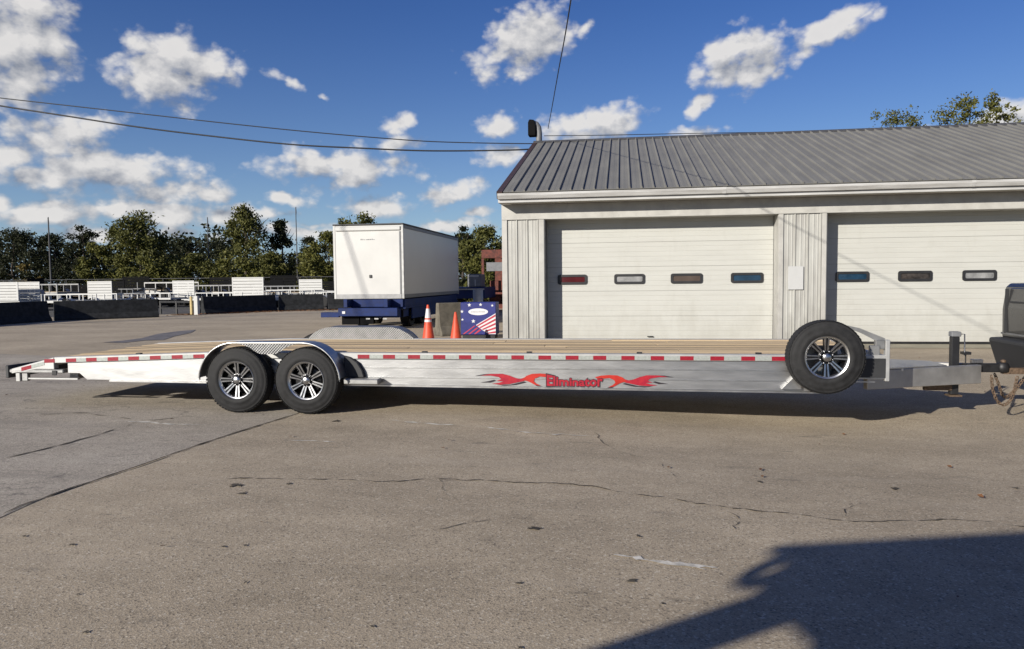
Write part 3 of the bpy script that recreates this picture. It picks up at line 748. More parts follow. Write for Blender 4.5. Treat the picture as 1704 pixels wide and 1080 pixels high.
for y0, y1 in ((YF - .022, YF + .06), (YFAR - .06, YFAR + .022)):       # the rub rail along the top
    xs_ = [XN, XB, XK]
    poly = [(x, ztop(x) + .006) for x in xs_] + [(x, ztop(x) - .069) for x in xs_[::-1]]
    MB().prism(poly, 'y', y0, y1).build('rub_rail', M['alu_white'], trailer, .006)
    poly = [(2.19, zbot(2.2) - .02), (2.19, zbot(2.2) - .001), (-6.3, zbot(-6.3) - .001), (-6.3, zbot(-6.3) - .02)]
    MB().prism(poly, 'y', y0 + .002, y1 - .002).build('bottom_flange', M['alu_bright'], trailer)
for z_ in (.52, .405):
    MB().box(-3.0, XN - .1, YF - .006, YF - .001, z_, z_ + .012).build('rail_rib', M['alu_bright'], trailer)
# deck boards
ny = 11; pw = (YFAR - YF - .14) / ny; rp = random.Random(4)
for i in range(ny):
    y0 = YF + .07 + i * pw; cut = rp.uniform(-3.2, -.8) if i % 2 else rp.uniform(-1.0, .8)
    for a, c in ((XK, cut - .003), (cut + .003, XN - .05)):
        xs_ = sorted({a, c} | ({XB} if a < XB < c else set()))
        dz = rp.uniform(-.003, .003)
        poly = [(x, ztop(x) + dz) for x in xs_] + [(x, ztop(x) - .036 + dz) for x in xs_[::-1]]
        MB().prism(poly, 'y', y0 + .003, y0 + pw - .003).build('plank', M['wood'], trailer, .003)
for x in np.arange(-6.8, 2.7, .6):
    MB().box(x, x + .06, YF + .035, YFAR - .035, .52 if x > -6 else .5, ztop(x) - .045).build('crossmember', M['alu_dull'], trailer)
MB().box(XN - .05, XN, YF + .06, YFAR - .06, .50, .70).build('front_rail', M['alu_white'], trailer, .004)
# stake clips on the deck edge
for px in (232, 707, 881, 1064, 1262):
    p = at(px, 588, YF + .03)
    MB().box(p.x - .03, p.x + .03, YF + .0, YF + .05, ztop(p.x) + .0065, ztop(p.x) + .022).build('tie_down', M['black'], trailer)
# reflective tape
reds = [43, 82, 118, 152, 188, 222.5, 258.5, 295, 331, 605, 647.5, 689, 731, 774, 818, 861.5, 906.5, 952, 998, 1045, 1094, 1143, 1193.5, 1245, 1296]
rx = [at(p, 595, YF - .024).x for p in reds]
def tail_z(x): return ztop(XK) - (XK - x) * .24
def tape(x0, x1, m, name):
    zt = (lambda x: ztop(x)) if x1 > XK - .0 else tail_z
    poly = [(x0, zt(x0) - .016), (x1, zt(x1) - .016), (x1, zt(x1) - .061), (x0, zt(x0) - .061)]
    MB().prism(poly, 'y', YF - .0255, YF - .0225).build(name, m, trailer)
for i, x in enumerate(rx):
    tape(x - .072, x + .072, M['red_tape'], 'red_reflector')
    if i + 1 < len(rx) and rx[i + 1] - x < .36 and (x - XK) * (rx[i + 1] - XK) > 0: tape(x + .073, rx[i + 1] - .073, M['silver_tape'], 'silver_reflector')
# beaver tail
XT = -7.66
for y0, y1 in ((YF - .022, YF + .06), (YFAR - .06, YFAR + .022)):
    MB().prism([(XK - .002, ztop(XK) + .004), (XT, tail_z(XT)), (XT, tail_z(XT) - .06), (XK - .25, .475), (XK - .002, .475)], 'y', y0, y1).build('tail_rail', M['alu_white'], trailer, .006)
    MB().box(XT - .03, XK + .12, y0 + .0, y1 + .01, .425, .472).build('tail_bar', M['alu_dull'], trailer, .01)
    MB().box(-7.61, -7.55, y0 + .01, y1 - .01, .315, .424).build('tail_bracket', M['alu_white'], trailer, .005)
    MB().box(-7.54, -7.46, y0 + .03, y1, .32, .424).build('hinge_plate', M['alu_dull'], trailer, .005)
    MB().box(-7.44, XK + .3, y0 + .02, y1 - .01, .345, .362).build('lower_rail', M['alu_white'], trailer)
    MB().box(XK - .03, XK + .04, y0 - .012, y0 - .001, .40, .46).build('side_marker', M['black'], trailer, .008)
MB().box(XT - .075, XT - .032, YF - .03, YFAR + .03, .36, .52).build('tail_light_panel', M['plastic'], trailer, .006)
for yy in (YF + .10, YF + .28, YFAR - .10, YFAR - .28):
    MB().lathe([(0, -.006), (.045, -.006), (.05, 0)], (XT - .08, yy, .44), 'y', 12).build('tail_light', M['lamp_red'], trailer)
dv = MB(); dv.add([(XK - .004, YF + .06, ztop(XK) - .005), (XT, YF + .06, tail_z(XT) - .012), (XT, YFAR - .06, tail_z(XT) - .012), (XK - .004, YFAR - .06, ztop(XK) - .005)], [(3, 2, 1, 0)])
dv.add([(XK - .004, YF + .06, ztop(XK) - .03), (XT, YF + .06, tail_z(XT) - .037), (XT, YFAR - .06, tail_z(XT) - .037), (XK - .004, YFAR - .06, ztop(XK) - .03)], [(0, 1, 2, 3)])
dv.build('tail_plate', M['plate'], trailer)
MB().box(-7.02, -6.9, YF + .2, YFAR - .2, .33, .42).build('ramp_drawer', M['alu_dull'], trailer)

# wheels
def make_wheel(c, parent, spare=False):
    w = part_at('wheel', c, parent); x, y, z = c
    ty = [(.222, .03), (.226, .012), (.240, .004), (.275, -.004), (.278, -.001), (.315, -.004), (.345, .006), (.362, .018), (.366, .016), (.376, .030), (.386, .048), (.388, .07), (.381, .075), (.381, .085), (.390, .09), (.391, .118), (.391, .146), (.382, .15), (.382, .16), (.388, .165), (.386, .188), (.376, .206), (.345, .23), (.30, .238), (.24, .23), (.222, .2)]
    MB().lathe([(r, t) for r, t in ty], c, 'y', 56, closed=True).build('tyre', M['rubber'], w)
    tb = MB()
    for k_ in range(60):
        a = 2 * PI * k_ / 60
        for t0, t1, off in ((.020, .066, 0), (.170, .212, .5)):
            aa = a + off * 2 * PI / 60; ca, sa = math.cos(aa), math.sin(aa); e = Vector((ca, 0, sa)); s_ = Vector((-sa, 0, ca))
            P0 = Vector(c) + e * .3805; h = .009
            vs = [P0 + s_ * i_ * .013 + Vector((0, t, 0)) + e * (h if (t == t0 and t0 > .1) or (t == t1 and t0 < .1) else .004) * (k2) for k2 in (0, 1) for i_, t in ((-1, t0), (1, t0), (1, t1), (-1, t1))]
            tb.add(vs, [(0, 1, 2, 3), (7, 6, 5, 4), (0, 4, 5, 1), (1, 5, 6, 2), (2, 6, 7, 3), (3, 7, 4, 0)])
    tb.build('tread_blocks', M['rubber'], w, fix=True, kind='stuff')
    MB().lathe([(.222, .004), (.229, .010), (.226, .018), (.212, .020), (.203, .028), (.196, .05)], c, 'y', 48).build('rim_lip', M['alu_bright'], w)
    MB().lathe([(.1955, .051), (.194, .08), (.192, .2), (.22, .205)], c, 'y', 40).build('rim_barrel', M['rim_dark'], w)
    sp0 = None
    for k_ in range(8):
        a = 2 * PI * k_ / 8 + PI / 2
        s1 = MB()
        e, t = Vector((math.cos(a), 0, math.sin(a))), Vector((-math.sin(a), 0, math.cos(a)))
        def V(r, s_, d): return Vector(c) + e * r + t * s_ + Vector((0, d, 0))
        for sg in (-1, 1):      # the machined twin bars of a spoke
            s1.add([V(.07, sg * .006, .046), V(.07, sg * .019, .046), V(.21, sg * .028, .026), V(.21, sg * .012, .026),
                    V(.07, sg * .006, .075), V(.07, sg * .019, .075), V(.21, sg * .028, .06), V(.21, sg * .012, .06)],
                   [(0, 1, 2, 3), (7, 6, 5, 4), (0, 4, 5, 1), (1, 5, 6, 2), (2, 6, 7, 3), (3, 7, 4, 0)])
        s1.build('spoke', M['rim_bright'], w, fix=True)
        s2 = MB(); s2.add([V(.065, -.006, .050), V(.065, .006, .050), V(.207, .012, .032), V(.207, -.012, .032), V(.065, -.026, .085), V(.065, .026, .085), V(.207, .034, .08), V(.207, -.034, .08)],
                          [(0, 1, 2, 3), (7, 6, 5, 4), (0, 4, 5, 1), (1, 5, 6, 2), (2, 6, 7, 3), (3, 7, 4, 0)])
        s2.build('spoke_web', M['rim_dark'], w, fix=True)
    MB().lathe([(0, .085), (.085, .085), (.088, .055), (.078, .047), (.055, .047)], c, 'y', 24).build('hub', M['rim_dark'], w)
    MB().lathe([(0, .008), (.036, .009), (.044, .016), (.048, .047)], c, 'y', 24).build('hub_cap', M['rim_bright'], w)
    ln = MB()
    for k_ in range(8):
        a = 2 * PI * (k_ + .5) / 8; ln.lathe([(0, .034), (.009, .034), (.011, .05)], (x + .066 * math.cos(a), y, z + .066 * math.sin(a)), 'y', 6)
    ln.build('lug_nuts', M['rim_bright'], w)
    if not spare:
        MB().lathe([(0, .09), (.155, .09), (.165, .1), (.165, .17), (0, .17)], c, 'y', 28).build('brake_drum', M['black_steel'], w)
    return w
WZ = .392
YW = 8.05
w1 = make_wheel((-4.492, YW, WZ), trailer)
w2 = copy_part(w1, (.863, 0, 0))
for ch in (w1, w2):     # the far side pair, seen from behind through the gaps
    f = copy_part(ch, (0, YFAR - YF + .5, 0)); f.rotation_euler = (0, 0, PI)
w2.rotation_euler = (0, R(17), 0)
for xw in (-4.492, -3.629):
    MB().tube([(xw, YF - .08, WZ), (xw, YFAR + .08, WZ)], .045, 10).build('axle', M['black_steel'], trailer)
MB().box(-4.75, -3.37, YF + .04, YF + .10, .36, .50).build('suspension_hanger', M['black_steel'], trailer)
MB().bar((-4.30, YF - .012, .56), (-3.80, YF - .012, .40), .012, .075).build('fender_brace', M['alu_white'], trailer)

# fenders
def fender(sgn, yout, yin, xa, xb, ztopf, inner):
    """two-wheel fender: outer skirt, crown band and inner wall"""
    Ro = ztopf - WZ; n = 12
    path = [(xa - Ro * math.cos(R(a)), WZ + Ro * math.sin(R(a))) for a in np.linspace(4, 90, n)] + [(xb + Ro * math.sin(R(a)), WZ + Ro * math.cos(R(a))) for a in np.linspace(0, 86, n)]
    band = MB(); th = .008
    inn = [(p[0] + (xa - p[0]) * th / Ro if p[0] < xa else (p[0] + (xb - p[0]) * th / Ro if p[0] > xb else p[0]), p[1] - (p[1] - WZ) / Ro * th) for p in path]
    m_ = len(path)
    vs = [(p[0], yout, p[1]) for p in path] + [(p[0], yin, p[1]) for p in path] + [(p[0], yin, p[1]) for p in inn] + [(p[0], yout, p[1]) for p in inn]
    fs = []
    for L_ in range(4):
        for k_ in range(m_ - 1):
            a, c = L_ * m_, ((L_ + 1) % 4) * m_
            fs.append((a + k_, a + k_ + 1, c + k_ + 1, c + k_))
    band.add(vs, fs); band.build('fender_crown', M['plate'] if inner else M['alu'], trailer, fix=True)
    Ri = Ro - .014
    def zb(x):
        z = max([WZ + math.sqrt(max(Ri * Ri - (x - xw) ** 2, 0)) for xw in (xa, xb)])
        return max(z, .705) if xa < x < xb else z
    sk = MB(); xs_ = [p[0] for p in path]
    xs_ = sorted(set(xs_ + list(np.linspace(xa, xb, 16))))
    def zt(x):
        if x < xa: return WZ + math.sqrt(max(Ro * Ro - (x - xa) ** 2, 0))
        if x > xb: return WZ + math.sqrt(max(Ro * Ro - (x - xb) ** 2, 0))
        return ztopf
    lo_ = [(x, min(zb(x), zt(x) - .012)) for x in xs_]; hi_ = [(x, zt(x) - .002) for x in xs_]
    y1, y2 = yout - sgn * .004, yout + sgn * .006
    vs = [(p[0], y1, p[1]) for p in lo_] + [(p[0], y1, p[1]) for p in hi_] + [(p[0], y2, p[1]) for p in lo_] + [(p[0], y2, p[1]) for p in hi_]
    m_ = len(xs_); fs = []
    for k_ in range(m_ - 1):
        fs += [(k_, k_ + 1, m_ + k_ + 1, m_ + k_), (2 * m_ + k_, 3 * m_ + k_, 3 * m_ + k_ + 1, 2 * m_ + k_ + 1), (m_ + k_, m_ + k_ + 1, 3 * m_ + k_ + 1, 3 * m_ + k_), (k_, 2 * m_ + k_, 2 * m_ + k_ + 1, k_ + 1)]
    sk.add(vs, fs); sk.build('fender_skirt', M['plate'], trailer, fix=True)
    lip = MB(); lip.tube([(p[0], yout - sgn * .006, p[1] - .006) for p in path], .011, 6); lip.build('fender_lip', M['alu_bright'], trailer)
    return path
fender(1, YW - .015, YF - .024, -4.492, -3.650, .842, False)
# inner wall rises above the deck on the far side
xa, xb = -4.36, -3.30
MB().prism([(-4.62, .69), (-4.52, .775), (-4.40, .84), (-4.28, .868), (-3.32, .868), (-3.20, .84), (-3.08, .775), (-2.97, .69)], 'y', YFAR - .058, YFAR - .05).build('fender_inner_wall', M['plate'], trailer)
fender(-1, YFAR + .28, YFAR - .048, -4.25, -3.40, .868, True)
# near-side guard behind the wheel and its step
MB().prism([(-3.23, .672), (-3.16, .655), (-3.07, .595), (-3.01, .50), (-2.985, .412), (-3.23, .412)], 'y', YF - .06, YF - .026).build('rock_guard', M['plastic'], trailer, .01)  # dark material carries the fender's shade on the guard
MB().box(-3.20, -2.78, YF - .17, YF - .024, .345, .41).build('step_plate', M['alu_dull'], trailer, .012)

# spare wheel on the side, carrier and end post
spare = make_wheel((2.112, YW, .693), trailer, True)
MB().box(1.95, 2.27, YF - .03, YF - .001, .58, .80).build('spare_carrier', M['alu_dull'], trailer, .004)
MB().box(2.755, 2.80, YF - .02, YF + .05, .42, .86).build('end_post', M['alu_white'], trailer, .006)
MB().box(2.66, 2.754, YF - .0, YF + .06, .76, .86).build('post_bracket', M['alu_dull'], trailer, .006)
MB().box(2.60, 2.70, YF - .015, YF + .04, .66, .80).build('post_gusset', M['alu_dull'], trailer, .006)
b = MB(); b.prism([(2.22, 1.05), (2.50, .985), (2.76, .875), (2.76, .80), (2.52, .93)], 'y', YF + .02, YF + .026); b.build('diagonal_strap', M['alu_dull'], trailer)
MB().box(2.47, 2.752, YF - .03, YF - .0265, .46, .665).build('painted_shade_panel', M['plastic'], trailer)  # dark sheet standing in for the spare wheel's shadow on the rail end
b = MB(); b.prism([(1.70, .33), (1.86, .50), (1.90, .50), (1.90, .33)], 'y', YF - .05, YF - .002); b.build('corner_gusset', M['alu_bright'], trailer)

# tongue
for y0 in (8.75, 9.97):
    b = MB(); b.bar((2.70, y0, .375), (4.12, YM + (y0 - YM) * .12, .385), .07, .215); b.build('tongue_beam', M['alu_grey'], trailer, .006)
b = MB(); b.prism([(2.80, 8.74), (3.70, 9.12), (3.70, 9.60), (2.80, 9.98)], 'z', .488, .502); b.build('tongue_plate', M['alu_bright'], trailer)
b = MB(); b.box(3.98, 4.36, YM - .05, YM + .05, .40, .50); b.lathe([(0, .055), (.06, .05), (.075, 0), (.07, -.06), (0, -.06)], (4.40, YM, .46), 'z', 16); b.build('coupler', M['black_steel'], trailer, .008)
b = MB(); b.box(4.06, 4.18, YM - .035, YM + .035, .503, .55); b.build('coupler_latch', M['rim_bright'], trailer, .006)
JX, JY = at(1588, 580, 9.3).x, 9.3
b = MB(); b.box(JX - .042, JX + .042, JY - .042, JY + .042, .14, .82); b.build('jack_tube', M['black'], trailer, .006)
b = MB(); b.box(JX - .05, JX + .055, JY - .05, JY + .05, .821, .88); b.build('jack_cap', M['grey'], trailer, .008)
b = MB(); b.tube([(JX + .05, JY - .02, .85), (JX + .10, JY - .02, .85), (JX + .105, JY - .02, .60)], .008, 6); b.build('jack_handle', M['rim_bright'], trailer)
b = MB(); b.box(JX - .07, JX + .07, JY - .07, JY + .07, .12, .139); b.build('jack_foot', M['chain'], trailer)
b = MB(); b.box(JX - .34, JX - .03, JY - .05, JY + .0, .19, .26); b.build('jack_brace', M['chain'], trailer, .006)
bx = at(1607, 588, 9.3); b = MB(); b.box(bx.x - .04, bx.x + .04, 9.25, 9.35, bx.z - .012, bx.z + .02); b.tube([(bx.x, 9.3, .50), (bx.x, 9.3, bx.z)], .008, 6); b.build('breakaway_switch', M['black'], trailer)
def chain(pts, name='safety_chain'):
    P = smooth_path(pts, 8); b = MB(); L_ = [P[0]]
    for p in P[1:]:
        while (p - L_[-1]).length > .034: L_.append(L_[-1] + (p - L_[-1]).normalized() * .034)
    for i in range(len(L_) - 1):
        c_, d = (L_[i] + L_[i + 1]) / 2, (L_[i + 1] - L_[i]).normalized()
        s_ = d.cross(Vector((0, 1, 0)) if i % 2 else Vector((.7, .3, .64))).normalized()
        ring = [c_ + d * .026 * math.cos(2 * PI * k_ / 8) + s_ * .014 * math.sin(2 * PI * k_ / 8) for k_ in range(9)]
        b.tube(ring, .006, 4)
    return b.build(name, M['chain'], trailer)
cz = lambda px, py, Y=9.0: at(px, py, Y)
chain([cz(1650, 625), cz(1652, 648), cz(1660, 668), cz(1672, 674), cz(1684, 662), cz(1690, 640), cz(1693, 625)])
chain([at(1655, 622, 9.5), at(1662, 640, 9.5), at(1672, 662, 9.5), at(1690, 648, 9.5), at(1704, 630, 9.5), at(1712, 620, 9.5)])

# flame graphic and lettering on the side
def px_poly(pts, dy, m, name='flame_decal', mirror=False):
    P = [(1912 - a, b + 2.6) if mirror else (a, b) for a, b in pts]
    b = MB(); b.v = [tuple(at(a, c, YF - dy)) for a, c in P]
    for t in tessellate_polygon([[Vector((a, c, 0)) for a, c in P]]):
        p, q, r = (Vector(b.v[i]) for i in t)
        b.f.append(tuple(t) if (q - p).cross(r - p).y < 0 else tuple(t[::-1])); b.sm.append(False)
    return b.build(name, m, trailer)
pink = [(800, 625), (816, 622.2), (836, 622), (848, 625), (858, 629), (866, 630.5), (872, 628.5), (872, 634), (862, 636), (848, 639), (832, 640), (818, 638.6), (830, 637), (838, 634.5), (826, 634), (834, 631), (830, 627.5), (816, 625)]
orange = [(870, 630.5), (876, 625.5), (885, 622.2), (898, 621.5), (912, 622.5), (922, 625), (916, 629), (906, 627.2), (898, 626.5), (890, 630), (888, 634), (892, 638), (900, 642), (890, 640.5), (882, 636), (876, 633.5), (870, 633)]
dark1 = [(790, 625.3), (806, 622.6), (822, 622), (818, 623.4), (806, 625)]
dark2 = [(799, 636.4), (812, 634.4), (822, 632), (826, 633.4), (816, 636.6)]
dark3 = [(826, 640.6), (850, 640), (872, 634.8), (876, 636.4), (858, 640.6), (840, 642)]
dark4 = [(886, 637), (893, 640), (902, 643), (893, 642.6)]
for mir in (False, True):
    px_poly(pink, .0085, M['decal_red'], mirror=mir); px_poly(orange, .009, M['decal_orange'], mirror=mir)
    for dk in (dark1, dark2, dark3, dark4): px_poly(dk, .0075, M['decal_black'], 'flame_streak', mir)  # black printed streaks along the flame edges
def text_mesh(txt, x0, x1, z0, h, y, m, name, grow=0., parent=None, arch=0.):
    cu = bpy.data.curves.new(name, 'FONT'); cu.body = txt; cu.size = 1; cu.offset = grow; cu.resolution_u = 2
    to = link(bpy.data.objects.new('tmp_text', cu)); dg = bpy.context.evaluated_depsgraph_get()
    me = bpy.data.meshes.new_from_object(to.evaluated_get(dg)); bpy.data.objects.remove(to)
    co = np.zeros(len(me.vertices) * 3); me.vertices.foreach_get('co', co); co = co.reshape(-1, 3)
    b = MB(); mn, mx_ = co[:, 0].min(), co[:, 0].max()
    for p in co:
        t = (p[0] - mn) / (mx_ - mn); k_ = 1 + arch * (2 * t - 1) ** 2
        b.v.append((x0 + t * (x1 - x0), y, z0 + (p[1] / .72) * h * k_))
    b.f = [tuple(q.vertices) for q in me.polygons]; b.sm = [False] * len(b.f)
    return b.build(name, m, parent)
tx0, tx1 = at(910, 640, YF).x, at(1003, 640, YF).x
zt0 = at(955, 641.5, YF).z
text_mesh('Eliminator', tx0 - .01, tx1 + .01, zt0 - .006, .100, YF - .0095, M['decal_black'], 'lettering_outline', .055, trailer, .42)
text_mesh('Eliminator', tx0, tx1, zt0 - .001, .090, YF - .0115, M['decal_red'], 'lettering', .03, trailer, .42)

# ------------------------------------------------------------------ pickup that tows it (only its tail is in the frame)
PX = 4.82; PY0, PY1 = 8.40, 10.34
pick = thing('pickup_truck', (7.9, YM, 0), 'dark grey pickup truck hitched to the trailer at the right edge', 'pickup')
OX = PX - 3.96
b = MB()
prof = [(PX + .06, .62), (PX + .02, .76), (PX + .015, 1.10), (PX + .05, 1.38), (PX + .10, 1.43), (6.05 + OX, 1.47), (6.05 + OX, .60)]
b.prism(prof, 'y', PY0, PY1); b.build('bed', M['char'], pick, .022, 2)
b = MB(); b.prism([(PX + .005, .80), (PX - .005, 1.12), (PX + .03, 1.37), (PX + .06, 1.37), (PX + .03, .80)], 'y', PY0 + .17, PY1 - .17); b.build('tailgate', M['char'], pick, .01)
b = MB(); b.box(PX - .010, PX + .02, PY0 + .25, PY1 - .25, 1.185, 1.205); b.build('tailgate_crease', M['plastic'], pick)
b = MB(); b.box(PX - .004, PX + .03, PY0 + .03, PY1 - .03, .782, .805); b.build('bumper_trim', M['alu_dull'], pick)
b = MB(); b.box(PX - .02, PX + .02, PY1 - .16, PY1 - .145, .80, 1.36); b.build('tailgate_gap', M['plastic'], pick)
b = MB(); b.box(PX - .008, PX + .002, YM - .14, YM + .14, 1.17, 1.24); b.build('tailgate_handle', M['plastic'], pick, .004)
for y in (PY0 - .004, PY1 - .030):
    b = MB(); b.prism([(PX + .06, .98), (PX + .05, 1.12), (PX + .08, 1.34), (PX + .24, 1.36), (PX + .22, .98)], 'y', y, y + .034); b.build('tail_lamp', M['lamp_red'], pick, .01)
b = MB(); b.prism([(PX - .12, .735), (PX - .125, .69), (PX - .02, .36), (PX + .06, .35), (PX + .30, .40), (PX + .30, .70), (PX + .02, .74)], 'y', PY0 - .02, PY1 + .02); b.build('bumper', M['plastic'], pick, .02, 2)
b = MB(); b.prism([(6.06 + OX, .55), (6.06 + OX, 1.48), (6.22 + OX, 1.50), (6.42 + OX, 1.92), (7.75 + OX, 1.95), (8.35 + OX, 1.46), (9.55 + OX, 1.36), (9.75 + OX, 1.15), (9.78 + OX, .55)], 'y', PY0 + .02, PY1 - .02); b.build('cab', M['char'], pick, .06, 3)
for y in (PY0 + .010, PY1 - .022):
    b = MB(); b.prism([(6.32 + OX, 1.50), (6.52 + OX, 1.86), (7.08 + OX, 1.87), (7.08 + OX, 1.50)], 'y', y, y + .012); b.build('side_window', M['pane_dark'], pick)
    b = MB(); b.prism([(7.14 + OX, 1.50), (7.14 + OX, 1.87), (7.66 + OX, 1.88), (8.16 + OX, 1.50)], 'y', y, y + .012); b.build('side_window', M['pane_dark'], pick)
    b = MB(); b.box(8.0 + OX, 8.1 + OX, y - .2 if y < YM else y + .012, y if y < YM else y + .22, 1.48, 1.70); b.build('side_mirror', M['plastic'], pick, .02)
b = MB(); b.box(PX - .42, PX + .5, YM - .04, YM + .04, .38, .45); b.lathe([(0, .10), (.028, .09), (.03, .07), (.012, .04), (.03, .0)], (4.41, YM, .45), 'z', 10); b.build('hitch_receiver', M['chain'], pick)
for x in (5.05 + OX, 8.75 + OX):
    for y in (PY0 + .02, PY1 - .26):
        b = MB(); b.lathe([(.23, .02), (.30, .0), (.37, .015), (.40, .05), (.40, .19), (.37, .23), (.25, .24)], (x, y, .34), 'y', 36); wt = b.build('wheel', M['rubber'], pick)
        MB().lathe([(0, .03), (.10, .025), (.20, .05), (.235, .02), (.235, .2), (0, .2)], (x, y, .34), 'y', 24).build('rim', M['rim_bright'], wt)

# ------------------------------------------------------------------ unseen shape added behind the camera, outlined to cast the lower right shadow
e_, n_ = Vector((.964, .266, 0)), Vector((-.266, .964, 0)); c0 = -1.124
def lp(s_, nn, z): return e_ * s_ + n_ * (c0 + nn) + Vector((0, 0, z))
shadow_caster = thing('unseen_shadow_caster', lp(-2.2, -1.0, 0), 'unseen vehicle-like shape added behind the camera to cast the lower right shadow', 'shadow_caster')
def lprism(poly, n0, n1, name, m, bev=.0):
    b = MB(); k_ = len(poly)
    vs = [lp(s_, n0, z) for s_, z in poly] + [lp(s_, n1, z) for s_, z in poly]
    b.add(vs, [tuple(range(k_)), tuple(range(2 * k_ - 1, k_ - 1, -1))] + [(i, i + k_, (i + 1) % k_ + k_, (i + 1) % k_) for i in range(k_)])
    return b.build(name, m, shadow_caster, bev, fix=True)
lprism([(-4.03, 2.63), (-4.09, 2.74), (-4.09, 2.87), (-4.17, 2.92), (-4.41, 2.955), (-4.37, 3.0), (-.6, 3.01), (-.6, .8), (-3.2, .8), (-3.29, 2.0), (-3.36, 2.31), (-3.61, 2.49)], -1.9, 0, 'cab', M['yellow'])  # added slab, its outline cut to the wanted shadow edge
lprism([(-3.61, 2.486), (-4.03, 2.626), (-5.2, 1.92), (-5.6, 1.4), (-5.5, 1.35), (-5.1, 1.78), (-3.93, 2.32)], -.04, 0, 'caster_arm', M['yellow'])  # thin added arm that leaves the bright gap in the shadow
b = MB(); ringp = [lp(-4.18 + .10 * math.cos(2 * PI * i / 14), -.03, 2.81 + .085 * math.sin(2 * PI * i / 14)) for i in range(15)]
b.tube(ringp, .045, 6); b.build('caster_hoop', M['black'], shadow_caster)  # added ring for the round hole in the shadow
for s_ in (-2.7, -1.1):
    for nn in (-.1, -1.8):
        b = MB(); c_ = lp(s_, nn, .55); b.lathe([(.25, -.18), (.45, -.2), (.55, -.12), (.55, .12), (.45, .2), (.25, .18)], c_, 'y', 24); b.build('wheel', M['rubber'], shadow_caster)  # wheels under the unseen added shape

# ------------------------------------------------------------------ cones, flag box, barriers
def cone(name, c, h, r, collar, label):
    t = thing(name, c, label, 'cone', 'orange traffic cones behind the trailer'); x, y, z = c
    MB().lathe([(r, .03), (r * .93, .05), (.028, h - .01), (.02, h), (0, h)], c, 'z', 24).build('cone_body', M['orange'], t)
    MB().box(x - r * 1.35, x + r * 1.35, y - r * 1.35, y + r * 1.35, 0.001, .03).build('cone_base', M['orange'], t, .01)
    if collar:
        def rad(zz): return r * .93 + (.028 - r * .93) * (zz - .05) / (h - .06) + .003
        for z0, z1 in ((h * .56, h * .62), (h * .66, h * .90)):
            MB().lathe([(rad(z0), z0), (rad(z1), z1)], c, 'z', 24).build('reflective_collar', M['flag_white'], t)
    return t
p = at(712, 507, 17.6); cone('traffic_cone', (p.x, 17.6, 0), p.z, .17, True, 'taller orange cone with white reflective collars behind the trailer deck')
p = at(758, 519, 17.6); cone('traffic_cone', (p.x, 17.6, 0), p.z, .16, False, 'plain orange cone without collars beside the stars and stripes box')

YS = 19.2
fa, fb = at(767, 557, YS), at(825, 503, YS)
fx0, fx1, fz0, fz1 = fa.x, fb.x, fa.z, fb.z; fw, fh = fx1 - fx0, fz1 - fz0
flag = thing('advertising_box', ((fx0 + fx1) / 2, YS + .2, 0), 'blue box with white stars, red stripes and an oval badge by the garage corner', 'box')
MB().box(fx0, fx1, YS, YS + .5, fz0, fz1).build('box_body', M['flag_blue'], flag, .012)
MB().box(fx0 + .04, fx1 - .04, YS + .04, YS + .46, .002, fz0 - .001).build('box_stand', M['black'], flag)
def fpt(u_, v_): return (fx0 + u_ * fw, fz0 + v_ * fh)
def fl(poly, m, name, d):
    MB().prism([fpt(*q) for q in poly], 'y', YS - d, YS - d + .003).build(name, m, flag)
fl([(.43, .30), (.99, .66), (.99, .02), (.80, .02), (.62, .14)], M['flag_white'], 'stripe_field', .004)
for i in range(5):
    t0 = i / 5 + .05; t1 = t0 + .10
    L0, L1 = (.43 + (.80 - .43) * t0, .30 - .28 * t0), (.43 + (.80 - .43) * t1, .30 - .28 * t1)
    R0, R1 = (.985, .66 - .64 * t0), (.985, .66 - .64 * t1)
    fl([L0, R0, R1, L1], M['flag_red'], 'red_stripe', .0075)
for i in range(3):
    fl([(.05 + .16 * i, .02), (.10 + .16 * i, .02), (.42 + .08 * i, .28 - .07 * i), (.38 + .08 * i, .28 - .05 * i)], M['flag_red'], 'faded_stripe', .004)
for u_, v_, r_ in ((.25, .92, .055), (.57, .93, .05), (.04, .72, .05), (.36, .42, .06), (.05, .47, .04), (.9, .9, .04)):
    pts = []
    for k_ in range(10):
        rr_ = r_ if k_ % 2 == 0 else r_ * .45; a = PI / 2 + k_ * PI / 5
        pts.append((u_ + rr_ * math.cos(a), v_ + rr_ * math.sin(a) * fw / fh))
    fl(pts, M['flag_white'], 'star', .004)
fl([(.50 + .28 * math.cos(2 * PI * k_ / 24), .71 + .105 * math.sin(2 * PI * k_ / 24)) for k_ in range(24)], M['flag_white'], 'oval_badge', .004)
rl_ = random.Random(3)
for i in range(9):
    u_ = .30 + i * .044; fl([(u_, .69), (u_ + .028, .69), (u_ + .028, .69 + rl_.uniform(.03, .055)), (u_, .69 + rl_.uniform(.03, .05))], M['box_trim'], 'badge_mark', .0065)

